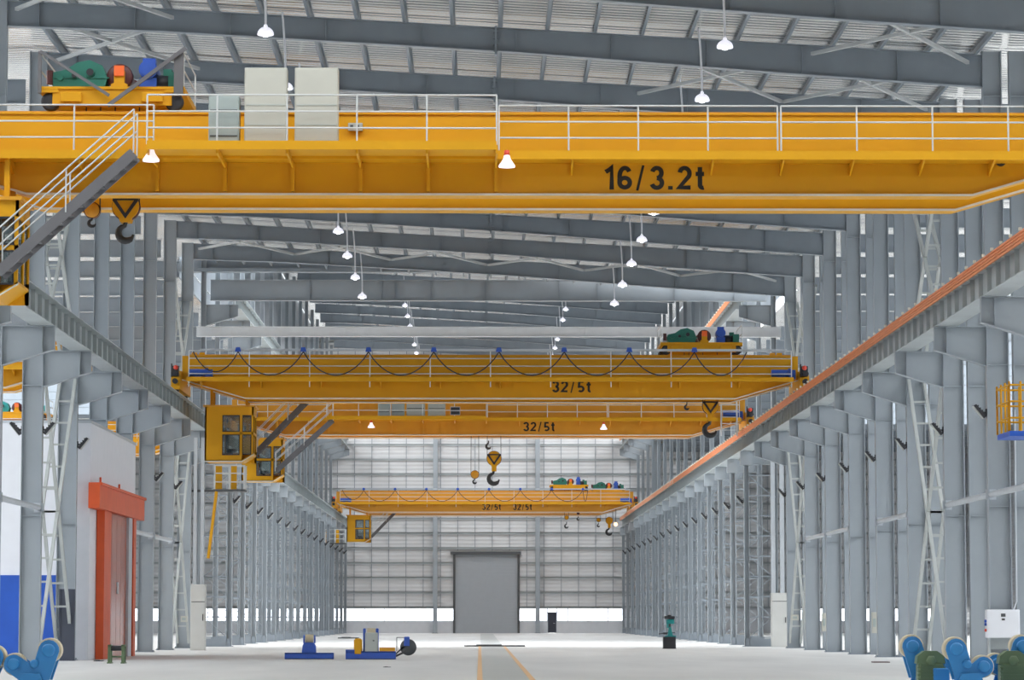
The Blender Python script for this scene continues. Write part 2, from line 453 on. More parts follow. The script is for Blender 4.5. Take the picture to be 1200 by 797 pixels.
runway(1, 10.625, 11.5, 74, 312.2, 'long grey plate-girder crane runway along the right column row')
runway(-1, 10.625, 11.5, 74, 312.2, 'long grey plate-girder crane runway along the left column row')
runway(1, 18.625, 19.6, 169.6, 312.2, 'upper crane runway high on the right row beyond the portal beam', 60)
runway(-1, 18.625, 19.6, 169.6, 312.2, 'upper crane runway high on the left row beyond the portal beam', 60)
def conductor(z0, y0, y1, label, ni=100):
    x = RR - .36
    t = thing('conductor_rail', (x, y0, z0), label, 'conductor rail')
    for k in range(4):
        m = MB(); zz = z0 + k * .085; m.box(x - .035, x + .02, y0, y1, zz, zz + .06); obj('conductor_bar', m, M['orange'], t)
    m = MB(); m.box(.0, .06, -.02, .02, -.02, .36); m.box(-.05, .03, -.05, .05, .34, .42); me = m.mesh('insulator', M['insul'])
    m2 = MB(); ys = []; y = y0 + 1.5
    while y < y1: ys.append(y); y += 1.5
    for y in ys[:ni]: inst('insulator', me, (0, y - y0, 0), t)
    if ys[ni:]:
        for y in ys[ni:]: m2.box(x - .05, x + .06, y - .02, y + .02, z0 - .02, z0 + .4)
        obj('insulator_run', m2, M['insul'], t, kind='stuff')
conductor(11.36, 74, 311.8, 'orange four-bar conductor rail along the top of the right crane runway')
conductor(19.45, 170, 311.8, 'orange conductor rail on the upper right runway beyond the portal beam', 40)

# ------------------------------------------------------------------ bracing between columns
def brace(X, side, Ya, Yb, z0, z1, label, battens=12):
    """double-plane X brace with battens between its two planes"""
    xs_ = (X + side * .08, X + side * .64)
    t = thing('cross_brace', (X + side * .3, (Ya + Yb) / 2, z0), label, 'bracing')
    for q, (za, zb) in enumerate(((z0, z1), (z1, z0))):
        m = MB()
        for x in xs_:
            m.bar((x + q * .03, Ya, za), (x + q * .03, Yb, zb), .11, .16)
        for k in range(1, battens):
            f = k / battens; y = Ya + (Yb - Ya) * f; z = za + (zb - za) * f
            m.box(min(xs_) + q * .03, max(xs_) + q * .03, y - .04, y + .04, z - .035, z + .035)
        obj('brace_arm', m, M['brace'], t)
for side, X, nm in ((1, XR, 'right'), (-1, XL, 'left')):
    for Ya, wd in ((104.5, 'nearest'), (149.5, 'far')):
        brace(X, side, Ya + .2, Ya + 8.8, .3, 10.3, 'laced cross bracing below the runway in the %s braced bay of the %s row' % (wd, nm))
        brace(X, side, Ya + .2, Ya + 8.8, 11.0, 17.8, 'laced cross bracing above the runway in the %s braced bay of the %s row' % (wd, nm), 9)
    for Ya in (194.5, 248.5, 302.5):
        brace(X, side, Ya + .25, Ya + 8.75, .3, 10.3, 'laced cross bracing between distant laced columns', 12)['group'] if False else None
# longitudinal struts at mid height
def strut(side, k, z=5.4):
    X = (XR + .10) if side > 0 else (XL - .10); z = 5.38 if side > 0 else 5.28
    m = MB(); y0, y1 = YS[k] + .02, YS[k + 1] - .02
    m.tube([(X, y0, z), (X, y1, z)], .10, 12)
    for y in (y0, y1 - .02): m.box(X - .16, X + .16, y, y + .02, z - .16, z + .16)
    tag(obj('tie_strut', m, M['light']), 'light grey tubular tie strut between the %s and %s columns of the %s row' % (ORD[k], ORD[k + 1], 'right' if side > 0 else 'left'), 'strut')
for k in (0, 1, 3, 5, 6): strut(1, k)
for k in (0, 1, 5, 6): strut(-1, k)

# ------------------------------------------------------------------ roof
def ztop(x): return 20.08 - .055 * x
BOT = [(XL, 20.08), (-10, 19.93), (1.3, 19.27), (10, 18.6), (XR, 18.2)]
def rafter_mbs(dz=0.):
    web = MB(); poly = [(x, z + dz) for x, z in BOT] + [(XR, ztop(XR) + dz), (XL, ztop(XL) + dz)]
    web.prism(poly, 'Y', -.01, .01)
    bf = MB()
    for (xa, za), (xb, zb) in zip(BOT[:-1], BOT[1:]):
        bf.bar((xa, 0, za + dz), (xb, 0, zb + dz), .32, .025, up=(0, 0, 1))
    tf = MB(); tf.bar((XL, 0, ztop(XL) + dz), (XR, 0, ztop(XR) + dz), .32, .025)
    st = []
    def zb_(x):
        for (xa, za), (xb, zb) in zip(BOT[:-1], BOT[1:]):
            if xa <= x <= xb: return za + (zb - za) * (x - xa) / (xb - xa)
        return BOT[-1][1]
    x = XL + 1.0
    while x < XR - .4:
        q = MB(); q.box(x - .01, x + .01, -.15, .15, zb_(x) + dz, ztop(x) + dz); st.append(q); x += 3.0
    jp = MB(); jp.box(.45, .52, -.18, .18, zb_(.5) + dz - .12, ztop(.5) + dz + .05)
    for zz in (0, .2, .4, .6): jp.cyl((.40, -.1, zb_(.5) + dz + zz), (.57, -.1, zb_(.5) + dz + zz), .03, 6)
    return [web, bf, tf, jp] + st
names = ['web', 'bottom_flange', 'top_flange', 'splice_plate'] + ['stiffener'] * 11
rm = [a.mesh(n, M['steel_dk']) for n, a in zip(names, rafter_mbs())]
for k, Y in enumerate([77.5] + YS[:NLOW]):
    t = thing('roof_rafter', (0, Y, 0), 'grey welded roof rafter, %s from the camera under the low roof' % ORD[k], 'rafter', 'rafters of the low roof')
    for n, me in zip(names, rm): inst(n, me, (0, 0, 0), t)
for k, Y in enumerate(YS[18:]):
    t = thing('roof_rafter', (0, Y, 8.85), 'grey roof rafter of the taller hall, %s beyond the portal beam' % ORD[k], 'rafter', 'rafters of the tall hall')
    for n, me in zip(names, rm): inst(n, me, (0, 0, 0), t)
def roof_sheet(name, y0, y1, x0, x1, zf):
    m = MB(); y = y0; vs = []; fs = []
    prof = [(0, 0), (.22, 0), (.27, .06), (.35, .06), (.40, 0)]
    while y < y1:
        for dy, dz in prof[:4]:
            for x in (x0, x1): vs.append((x, y + dy, zf(x) + dz))
        y += .40
    for i in range(len(vs) // 2 - 1): fs.append((2 * i, 2 * i + 1, 2 * i + 3, 2 * i + 2))
    m.add(vs, fs)
    o = structure(name, m, M['roofsheet'])
    md = o.modifiers.new('thick', 'SOLIDIFY'); md.thickness = .02; md.offset = 1
    return o
roof_sheet('ceiling', 66, 167.3, XL - .9, XR + .9, lambda x: ztop(x) + .27)
roof_sheet('ceiling_tall', 198, YE, XL - 1.6, XR + 1.6, lambda x: ztop(x) + 9.12)  # starts late, the unseen gap lets sky light into the tall hall
def purlins(y0, y1, dz, word):
    xs_ = []; x = XL + .5
    while x < XR: xs_.append(x); x += 1.5
    m = MB()
    m.box(-.012, .012, 0, y1 - y0, 0.012, .245); m.box(-.012, .08, 0, y1 - y0, .245, .258); m.box(-.08, .012, 0, y1 - y0, 0, .014)
    me = m.mesh('roof_purlin', M['steel_dk'])
    for i, x in enumerate(xs_):
        o = inst('roof_purlin', me, (x, y0, ztop(x) + dz + .013))
        tag(o, 'grey roof purlin running away under the %s, %s from the left' % (word, ORD[i]), 'purlin', 'purlins under the ' + word)
purlins(66, 167.2, 0, 'low roof')
purlins(198, YE - .1, 8.85, 'tall roof')
# fly braces from purlins to rafters (kickers)
# roof bracing rods
def roofx(Y0, xa, xb, dz=0, i=0, word=''):
    t = thing('roof_brace', ((xa + xb) / 2, Y0 + 4.5, ztop((xa + xb) / 2) - .3), word, 'bracing')
    for p, q in (((xa, Y0 + .2), (xb, Y0 + 8.8)), ((xb, Y0 + .2), (xa, Y0 + 8.8))):
        m = MB(); m.bar((p[0], p[1], ztop(p[0]) - .28), (q[0], q[1], ztop(q[0]) - .28), .11, .11); obj('brace_rod', m, M['rail'], t)
bw = ['crossed bracing bars in the roof above the near crane, %s from the left', 'bright crossed roof bars just before the portal beam, %s from the left']
for bi, Y0 in enumerate((95.5, 149.5)):
    for i in range(6):
        xa = XL + .3 + i * 5.0
        if bi == 0 and i in (1, 2, 3): continue
        roofx(Y0, xa, xb=xa + 4.9, word=bw[bi] % ORD[i])
for i in (0, 5):
    xa = XL + .3 + i * 5.0; roofx(86.5, xa, xa + 4.9, word=['bracing bars in the nearest roof bay, at its left side', 'bracing bars in the nearest roof bay, at its right side'][i // 5])
roof_sheet('unseen_ceiling_front', -45, 27, -48, 48.9, lambda x: 20.9); roof_sheet('unseen_ceiling_front_band', 32, 60.5, -48, 48.9, lambda x: 20.9)  # unseen roof added to shade the near crane, gaps let in sky light
# side roofs of the neighbouring aisles (outer parts left open to let sky light in)
for nm, x0, x1, y0, y1 in (('ceiling_left', -26, XL - .9, 66, 167), ('ceiling_right', XR + .9, 27, 66, 167), ('ceiling_left_far', -31, XL - 1.6, 167, YE), ('ceiling_right_far', XR + 1.6, 32, 167, YE)):
    roof_sheet(nm, y0, y1, x0, x1, lambda x, s=(1 if x0 < 0 else -1): (ztop(XL - .9) + .27 - .04 * (abs(x) - 15.77)) if s > 0 else ztop(XR + .9) + .27)
roof_sheet('unseen_ceiling_left_end', 268, YE, -48, -31, lambda x: 20.6); roof_sheet('unseen_ceiling_right_end', 268, YE, 32, 48.9, lambda x: 19.4)  # unseen roof ends added to keep sky light off the aisle end walls
# rafters over side aisles
for side in (-1, 1):
    me = None
    for k, Y in enumerate([77.5] + YS):
        x0, x1 = (-48, XL - (.75 if Y < 165 else 2.2)) if side < 0 else (XR + (1.6 if Y < 165 else 2.4), 48.9)
        if me is None or k == 10:
            m = MB(); z = 19.15 if side < 0 else 18.35
            m.box(x0, x1, -.01, .01, z, z + .8); m.box(x0, x1, -.15, .15, z - .02, z); m.box(x0, x1, -.15, .15, z + .8, z + .82)
            me = m.mesh('aisle_rafter', M['steel_dk'])
        o = inst('aisle_rafter', me, (0, Y, 0))
        tag(o, 'grey rafter of the %s side aisle, seen in slits between the columns' % ('left' if side < 0 else 'right'), 'rafter', 'rafters of the %s side aisle' % ('left' if side < 0 else 'right'))
# gable wall of the taller hall, its portal beam and the tie beam
g = MB(); g.box(XL - 1.7, XR + 1.7, 167.6, 167.8, 20.62, 30)
g.box(XL - 1.7, XR + 1.7, 167.2, 167.9, 20.42, 20.62); structure('wall_gable', g, M['steel_dk'])
t = thing('portal_beam', (.46, 168.7, 19.0), 'deep grey portal beam spanning the hall where the roof steps up', 'beam')
m = MB(); m.box(XL, XR, 168.69, 168.71, 19.0, 20.1); obj('web', m, M['steel'], t)
m = MB(); m.box(XL, XR, 168.5, 168.9, 20.1, 20.13); obj('top_flange', m, M['steel'], t)
m = MB(); m.box(XL, XR, 168.5, 168.9, 18.97, 19.0); obj('bottom_flange', m, M['steel'], t)
for px in (240, 363, 447, 463, 505, 569, 655, 700, 790, 860):
    X = at(px, 340, 168.6).x; m = MB(); m.box(X - .012, X + .012, 168.52, 168.69, 19.0, 20.1); obj('stiffener', m, M['steel_dk'], t)
t = thing('tie_beam', (.46, 160, 16.2), 'pale grey horizontal tie beam across the hall above the second crane', 'beam')
m = MB(); m.box(XL + .05, XR - .05, 159.95, 160.05, 16.22, 16.68); obj('web', m, M['tie'], t)
m = MB(); m.box(XL + .05, XR - .05, 159.8, 160.2, 16.68, 16.71); m.box(XL + .05, XR - .05, 159.8, 160.2, 16.19, 16.22); obj('flange_pair', m, M['tie'], t)
for px in (254, 400, 545, 690, 840):
    X = at(px, 390, 160).x; m = MB(); m.box(X - .18, X + .18, 159.88, 159.95, 16.24, 16.66); m.box(X - .2, X - .16, 159.86, 159.95, 16.22, 16.68); m.box(X + .16, X + .2, 159.86, 159.95, 16.22, 16.68)
    obj('splice_plate', m, M['tie'], t)
# ------------------------------------------------------------------ pendant lamps
def lamp_proto(zl, cab):
    t = thing('pendant_lamp', (0, 0, zl), 'proto', 'lamp')
    m = MB(); r = .235
    prof = [(.03, .29), (.05, .27), (.055, .225)] + [(r * math.sin(a), .22 * math.cos(a) - .0) for a in [math.radians(q) for q in (18, 32, 45, 58, 70, 82, 90)]] + [(r * .96, -.015), (r * .8, .03)]
    m.lathe((0, 0, zl), prof); obj('lamp_shade', m, M['shade'], t)
    m = MB(); m.lathe((0, 0, zl), [(0.001, -.07), (.06, -.06), (.10, -.02), (.11, .03), (.06, .1)], 16); obj('bulb', m, M['bulb'], t)
    m = MB(); pts = []
    for k in range(9):
        f = k / 8; pts.append((-.10 * f * f * 1.2 * (1 if cab > 1 else 1), 0, zl + .25 + cab * f))
    m.tube(pts, .033, 8); obj('conduit', m, M['white'], t)
    return t
PA = lamp_proto(0, 2.2)
PA.location = (0, 0, 0)
lamps = []
first = True
def put_lamp(x, y, z, label, group):
    global first
    o = PA if first else copy_tree(PA)
    first = False
    o.location = (x, y - .35, z); o['label'] = label; o['group'] = group
for k, Y in enumerate(YS[:NLOW]):
    put_lamp(-6.1, Y, 18.05, 'white domed pendant lamp, %s from the camera in the left lamp line' % ORD[k], 'pendant lamps of the low hall')
    put_lamp(6.95, Y, 17.7, 'white domed pendant lamp, %s from the camera in the right lamp line' % ORD[k], 'pendant lamps of the low hall')
for k, Y in enumerate(YS[18:]):
    for lx, lz in ((-6.1, 26.7), (6.95, 26.4)):
        la = bpy.data.lights.new('lamp_light', 'AREA'); la.shape = 'DISK'; la.size = .3; la.energy = 470; la.color = (.95, .97, 1)
        lo = bpy.data.objects.new('lamp_light', la); C.objects.link(lo); lo.location = (lx, Y - .35, lz - .06)
    put_lamp(-6.1, Y, 26.75, 'small distant pendant lamp beyond the portal beam, %s in the left line' % ORD[k], 'pendant lamps of the tall hall')
    put_lamp(6.95, Y, 26.45, 'small distant pendant lamp beyond the portal beam, %s in the right line' % ORD[k], 'pendant lamps of the tall hall')

# ------------------------------------------------------------------ floodlights on columns
def flood_proto(side):
    t = thing('floodlight', (0, 0, 0), 'proto', 'floodlight')
    m = MB(); s = -side
    # tilted slab: top near the column, leaning down away from it
    a, c = Vector((s * .36, 0, .20)), Vector((s * .06, 0, -.18))
    m.bar(a, c, .34, .10, up=(0, 1, 0)) if False else m.prism([(s * .42, .20), (s * .34, .24), (s * .02, -.14), (s * .10, -.20)], 'Y', -.16, .16)
    for f in (.2, .4, .6, .8):
        x = s * (.34 + (.02 - .34) * f); z = .24 + (-.14 - .24) * f
        m.box(x - .015, x + .015, -.15, .15, z, z + .05)
    obj('housing', m, M['dark'], t)
    m = MB(); m.prism([(s * .425, .19), (s * .11, -.205), (s * .12, -.215), (s * .435, .18)], 'Y', -.14, .14); obj('lens', m, M['grey'], t)
    m = MB(); m.bar((0, 0, -.02), (s * .2, 0, -.0), .05, .05); m.box(min(0, s * .03), max(0, s * .03), -.08, .08, -.12, .1); obj('mount', m, M['dark'], t)
    return t
for side, X, nm in ((1, XR, 'right'), (-1, XL, 'left')):
    p = flood_proto(side)
    used = False
    for k in range(1 if side > 0 else 2, 25):
        if side < 0 and k in (4, 5, 8): continue
        o = copy_tree(p) if used else p
        used = True
        o.location = (X if k < NLOW else X - side * 1.42, YS[k], 7.95)
        o['label'] = 'black tilted floodlight on the %s column from the camera in the %s row' % (ORD[k], nm); o['group'] = 'floodlights of the %s row' % nm
p = flood_proto(1); p.location = (XL - .70, 104.5, 7.95); p['label'] = 'black floodlight facing the side aisle on the third left column, above the white room'

# ------------------------------------------------------------------ cranes
ZB, ZT, GAP, HS = 11.42, 13.3, 2.6, 13.9
def girder_mb(xc, y, w=.5):
    m = MB(); a = 11.05
    poly = [(xc - HS, 12.25), (xc - a - .4, ZB + .12), (xc - a, ZB), (xc + a, ZB), (xc + a + .4, ZB + .12), (xc + HS, 12.25), (xc + HS, ZT), (xc - HS, ZT)]
    m.prism(poly, 'Y', y - w / 2, y + w / 2)
    fl = MB(); P = poly[:6]
    for (x0, z0), (x1, z1) in zip(P[:-1], P[1:]):
        fl.bar((x0, y, z0 - .012), (x1, y, z1 - .012), w + .12, .03)
    fl.box(xc - HS, xc + HS, y - w / 2 - .05, y + w / 2 + .05, ZT, ZT + .03)
    return m, fl
def arc(cx, cy, rx, ry, a0, a1, n=14): return [(cx + rx * math.cos(math.radians(a0 + (a1 - a0) * k / n)), cy + ry * math.sin(math.radians(a0 + (a1 - a0) * k / n))) for k in range(n + 1)]
GL = {'1': (.42, [[(.06, .74), (.22, .84), (.30, .93), (.30, .0)]]),
      '6': (.60, [arc(.30, .29, .20, .20, 0, 360, 24), [(.10, .30)] + arc(.31, .55, .21, .36, 190, 35, 14)]),
      '/': (.50, [[(.10, -.04), (.34, 1.02)]]),
      '3': (.60, [arc(.28, .70, .18, .21, 165, -90), arc(.28, .28, .20, .205, 90, -165)]),
      '.': (.30, [[(.12, .0), (.12, .15)]]),
      '2': (.60, [arc(.29, .68, .19, .23, 170, -35) + [(.08, .09), (.52, .09)]]),
      '5': (.60, [[(.48, .905), (.16, .905), (.13, .47)] + arc(.28, .29, .20, .205, 118, -140, 16)]),
      't': (.42, [[(.20, .95), (.20, .22)] + arc(.31, .19, .11, .11, 180, 290, 8), [(.03, .66), (.36, .66)]])}
def text_obj(s, X, Y, Z, h, wid, parent):
    """bold painted characters as thin flat strokes"""
    m = MB(); x = 0; T = .09; lay = 0
    for ch in s:
        w_, strokes = GL[ch]
        t = T * (1.0 if ch != '/' else .55)
        for st in strokes:
            P = [Vector((a + x, b)) for a, b in st]; L = []; R = []
            for i, p in enumerate(P):
                closed = (P[0] - P[-1]).length < 1e-4
                a = P[i - 1] if i else (P[-2] if closed else p); c = P[i + 1] if i < len(P) - 1 else (P[1] if closed else p)
                d1 = (p - a); d2 = (c - p)
                d1 = d1.normalized() if d1.length > 1e-6 else d2.normalized(); d2 = d2.normalized() if d2.length > 1e-6 else d1
                n1 = Vector((-d1.y, d1.x)); n2 = Vector((-d2.y, d2.x)); nn = (n1 + n2)
                nn = nn.normalized() if nn.length > .3 else n1
                k_ = t / max(.55, nn.dot(n1)); L.append(p + nn * k_); R.append(p - nn * k_)
            yo = -.001 * (lay % 3); lay += 1
            m.add([(v.x, yo, v.y) for v in L + R], [(i, i + 1, len(P) + i + 1, len(P) + i) for i in range(len(P) - 1)])
        x += w_ + .09
    xs_ = [v[0] for v in m.v]; zs_ = [v[2] for v in m.v]; w0 = max(xs_) - min(xs_); h0 = 1.0; mx = (max(xs_) + min(xs_)) / 2
    m.v = [(X + (v[0] - mx) * wid / w0, Y + v[1], Z + v[2] * h / h0) for v in m.v]
    me = m.mesh('capacity_lettering', M['text'], wloc(parent))
    o = bpy.data.objects.new('capacity_lettering', me); C.objects.link(o); o.parent = parent
    md = o.modifiers.new('thick', 'SOLIDIFY'); md.thickness = .004
    return o
def railing(t, name, xa, xb, y, z0, n, h=1.13, rails=3, posts_down=0., closed=True, r=.022, ends=True):
    m = MB()
    for k in range(n + 1):
        x = xa + (xb - xa) * k / n
        m.tube([(x, y, z0 - posts_down), (x, y, z0 + h)], r, 6)
    for q in range(rails):
        zz = z0 + h * (1 - q / rails)
        m.tube([(xa, y, zz), (xb, y, zz)], r, 6)
    return obj(name, m, M['rail'], t)
def stair(t, xa, za, xb, zb, y0, y1):
    """inclined ship stair; (xa,za) upper end"""
    m = MB(); L = Vector((xb - xa, 0, zb - za))
    for y in (y0, y1): m.bar((xa, y, za), (xb, y, zb), .03, .24, up=(0, 0, 1))
    n = 13
    for k in range(n):
        f = (k + .5) / n; x = xa + L.x * f; z = za + L.z * f
        m.box(x - .11, x + .11, y0, y1, z - .02, z + .015)
    st = obj('stair', m, M['stair'], t)
    m = MB()
    for y in (y0 - .02, y1 + .02):
        for k in (0, .5, 1):
            x = xa + L.x * k; z = za + L.z * k; m.tube([(x, y, z), (x, y, z + 1.0)], .02, 6)
        for h in (1.0, .6): m.tube([(xa, y, za + h), (xb, y, zb + h)], .02, 6)
    obj('stair_railing', m, M['rail'], st)
def cab(t, x0, x1, y0, y1, z0, z1, mirror=False):
    """driver's cab: frame with window openings on the front and the hall side"""
    c = MB(); W = x1 - x0; tk = .07
    fx0, fx1, fx2 = x0 + W * .36, x0 + W * .72, x1          # panel | window | corner window
    ch = .32                                                  # chamfer of the floor edge
    c.box(x0, fx0, y0, y0 + tk, z0, z1)                       # blank front panel
    c.box(fx0, x1, y0, y0 + tk, z1 - .38, z1); c.box(fx0, fx1 + .1, y0, y0 + tk, z0, z0 + .28)
    zm = z0 + .28 + (z1 - .38 - z0 - .28) * .55
    c.box(fx0, x1, y0, y0 + tk, zm - .06, zm + .06)
    c.box(fx1, fx1 + .12, y0, y0 + tk, z0 + .28, z1 - .38); c.box(x1 - .09, x1, y0, y0 + tk, z0 + ch, z1 - .38)
    c.box(x0, x0 + tk, y0, y1, z0, z1); c.box(x0, x1, y1 - tk, y1, z1 - .38, z1)
    for xx in (x0 + W * .33, x0 + W * .66, x1 - .09): c.box(xx, xx + .09, y1 - tk, y1, z0, z1)
    c.box(x0, x1, y1 - tk, y1, z0, z0 + .5)
    c.box(x1 - tk, x1, y0, y1, z1 - .38, z1); c.box(x1 - tk, x1, y0, y1, zm - .06, zm + .06)
    for yy in (y0 + (y1 - y0) * .5,): c.box(x1 - tk, x1, yy, yy + .1, z0 + ch, z1)
    c.prism([(x1 - .5, z0), (x1, z0 + ch), (x1, z0 + ch + .06), (x1 - .5, z0 + .06)], 'Y', y0, y1)
    c.box(x0, x1 - .5, y0, y1, z0, z0 + .06)
    o = obj('cab', c, M['yellow'], t)
    r = MB(); r.box(x0 - .08, x1 + .08, y0 - .08, y1 + .08, z1, z1 + .08); obj('cab_roof', r, M['yellow2'], o)
    for a, b_, p, q in ((fx0, fx1, zm + .06, z1 - .38), (fx0, fx1, z0 + .28, zm - .06), (fx1 + .12, x1 - .09, zm + .06, z1 - .38), (fx1 + .12, x1 - .09, z0 + .3, zm - .06)):
        g = MB(); g.box(a + .02, b_ - .02, y0 + .03, y0 + .04, p + .02, q - .02); obj('cab_window', g, M['cabglass'], o)
        g = MB()
        for u in ((a, a + .04, p, q), (b_ - .04, b_, p, q), (a + .04, b_ - .04, p, p + .04), (a + .04, b_ - .04, q - .04, q)): g.box(u[0], u[1], y0 - .02, y0 + .03, u[2], u[3])
        obj('window_gasket', g, M['dark'], o)
    g = MB(); g.box(x1 - .04, x1 - .03, y0 + .1, y1 - .1, z0 + ch + .05, z1 - .4); obj('cab_window', g, M['cabglass'], o)
    g = MB(); g.prism([(x1 - .52, z0 - .03), (x1 + .02, z0 + ch - .02), (x1 + .02, z0 + ch + .02), (x1 - .52, z0 + .01)], 'Y', y0 - .03, y0 + .0); g.box(x0, x1 - .5, y0 - .03, y0, z0 - .03, z0 + .02); obj('floor_edge', g, M['insul'], o)
    g = MB()  # seat and console inside
    g.cbox(fx0 + .15, fx0 + .6, y0 + .6, y0 + 1.1, z0 + .45, z0 + .6); g.cbox(fx0 + .1, fx0 + .22, y0 + .6, y0 + 1.1, z0 + .6, z0 + 1.25); g.box(fx0 + .3, fx0 + .42, y0 + .75, y0 + .9, z0 + .06, z0 + .45); obj('driver_seat', g, M['dark'], o)
    return o
def crane(name, xc, Y, front, label, text=None, tx=0., tz=.42, th=.53, tw=1.75, txt2=None, cabside='front', plat=None, festoon=False, stiff=False, cabin=True, mname='yellow', nposts=10, ladder=False):
    my = M[mname]
    t = thing('overhead_crane', (xc, Y, ZB), label, 'overhead crane')
    for nm, y in (('near_girder', Y), ('far_girder', Y + GAP)):
        g, fl = girder_mb(xc, y); g = obj(nm, g, my, t)
        obj('flange', fl, my, g)
        es = MB(); a_ = 11.05; P = [(xc - HS, 12.25), (xc - a_, ZB), (xc + a_, ZB), (xc + HS, 12.25)]
        for (q0, z0), (q1, z1) in zip(P[:-1], P[1:]): es.bar((q0, y - .33, z0 - .01), (q1, y - .33, z1 - .01), .02, .05)
        obj('edge_strip', es, M['insul'], g)
        r = MB(); r.box(xc - HS + .3, xc + HS - .3, y - .04, y + .04, ZT + .03, ZT + .11); obj('trolley_rail', r, M['yellow2'], g)
        if stiff and nm == 'near_girder':
            s_ = MB(); me = None
    # end carriages
    for s in (-1, 1):
        x = xc + s * 14.1
        c = MB(); c.prism([(Y - 1.25, 11.75), (Y + GAP + 1.25, 11.75), (Y + GAP + 1.25, 12.3), (Y + GAP + .6, 12.62), (Y - .6, 12.62), (Y - 1.25, 12.3)], 'X', x - .2, x + .2)
        e = obj('end_carriage', c, my, t)
        for yy in (Y - .8, Y + GAP + .8):
            w_ = MB(); w_.lathe((x, yy, 11.93), [(.001, -.1), (.30, -.1), (.34, -.1), (.34, -.07), (.30, -.06), (.30, .06), (.34, .07), (.34, .1), (.001, .1)], 20, 'X'); obj('wheel', w_, M['dkgrey'], e)
        bf = MB(); bf.cyl((x, Y - 1.25, 12.1), (x, Y - 1.55, 12.1), .12, 12); obj('buffer', bf, M['dark'], e)
        gd = MB(); gd.box(x - .14, x + .14, Y - 1.3, Y - 1.05, 12.35, 12.8); gd.box(x - .2, x - .16, Y - 1.3, Y - 1.0, 12.3, 12.9); gd.cyl((x + s * .05, Y - 1.32, 12.45), (x + s * .05, Y - 1.38, 12.45), .12, 12); obj('collector_box', gd, M['dark'], e)
        rl = MB(); rl.lathe((x - s * .02, Y - 1.36, 12.72), [(.001, -.06), (.10, -.04), (.11, .06), (.001, .08)], 14, 'Y'); obj('warning_light', rl, M['red'], e)
        mo = MB(); mx = xc + s * 13.1
        mo.cyl((mx - .45, Y - .75, 12.52), (mx + .3, Y - .75, 12.52), .17, 14); mo.cyl((mx + .3, Y - .75, 12.52), (mx + .42, Y - .75, 12.52), .22, 14)
        mo.box(mx - .2, mx + .1, Y - .85, Y - .65, 12.22, 12.42); mo.box(mx + .3, mx + .62, Y - .95, Y - .55, 12.26, 12.66); obj('travel_motor', mo, M['blue2'], e)
    # front walkway
    wk = MB(); yw = Y - 1.3
    wk.box(xc - 13.6, xc + 13.6, yw, Y - .25, 12.16, 12.22); wk.box(xc - 13.6, xc + 13.6, yw - .02, yw - .001, 12.1, 12.3)
    if stiff:
        pass
    wo = obj('walkway', wk, M['yellow'], t)
    x = xc - 13.0; me = None
    while x < xc + 13.2:
        if me is None:
            br = MB(); br.prism([(-1.28, .39), (-.25, .39), (-.25, .12), (-.3, .12)], 'X', -.02, .02); me = br.mesh('bracket', my)
        if not (plat and plat[0] - .2 < x < plat[1] + .2) and not (text and tx - tw / 2 - .15 < x < tx + tw / 2 + .15): inst('bracket', me, Vector((x, Y, 11.75)) - wloc(wo), wo)
        x += 1.63 if front else 2.69
    if plat:                                     # wider platform with the switchgear
        pa, pb, py = plat
        p_ = MB(); p_.box(pa, pb, py, yw, 12.16, 12.22); p_.box(pa, pb, py - .02, py - .001, 12.1, 12.3)
        po = obj('platform', p_, M['yellow'], t)
        n = max(1, round((pb - pa) / 1.6))
        for q in range(n + 1):
            br = MB(); x = pa + (pb - pa) * q / n; br.box(x - .025, x + .025, py + .05, Y - .25, 12.02, 12.15)
            br.box(x - .04, x + .04, Y - .38, Y - .25, ZB + .05, 12.15)
            obj('bracket', br, my, po)
        railing(po, 'railing', pa, pb, py + .02, 12.22, n)
        if xc - 13.5 < pa: railing(wo, 'railing', xc - 13.5, pa, yw + .02, 12.22, max(1, round((pa - xc + 13.5) / 1.6)))
        # right part in two framed lengths
        xm = pb + (xc + 13.5 - pb) * .5
        railing(wo, 'railing', pb + .06, pb + 6.5, yw + .02, 12.22, 4); railing(wo, 'railing', pb + 6.58, xc + 13.5, yw + .02, 12.22, 4)
    else:
        railing(wo, 'railing', xc - 13.5, xc + 13.5, yw + .02, 12.1, nposts, h=1.38, rails=4, posts_down=.25, r=.025)
    if festoon:
        fr = MB(); fr.box(xc - 13.0, xc + 13.3, yw - .06, yw + .0, 13.47, 13.56); fo = obj('festoon_rail', fr, M['light'], t)
        a = festoon; n = 9; cb = MB(); pts = [xc - 13.3, xc - 11.3]
        while pts[-1] + 2.92 < a: pts.append(pts[-1] + 2.92)
        pts.append(a)
        for i, (p, q) in enumerate(zip(pts[:-1], pts[1:])):
            sag = 1.05 if i else .9
            L = []
            for j in range(15):
                f = j / 14; L.append((p + (q - p) * f, yw - .1, 13.42 - sag * (1 - (2 * f - 1) ** 2) ** .9))
            cb.tube(L, .03, 6)
        obj('festoon_cable', cb, M['cable'], fo)
        for p in pts[1:-1]:
            m = MB(); m.prism([(p - .14, 13.42), (p + .14, 13.42), (p + .09, 13.62), (p - .09, 13.62)], 'Y', yw - .14, yw - .03); obj('cable_carrier', m, M['blue2'], fo)
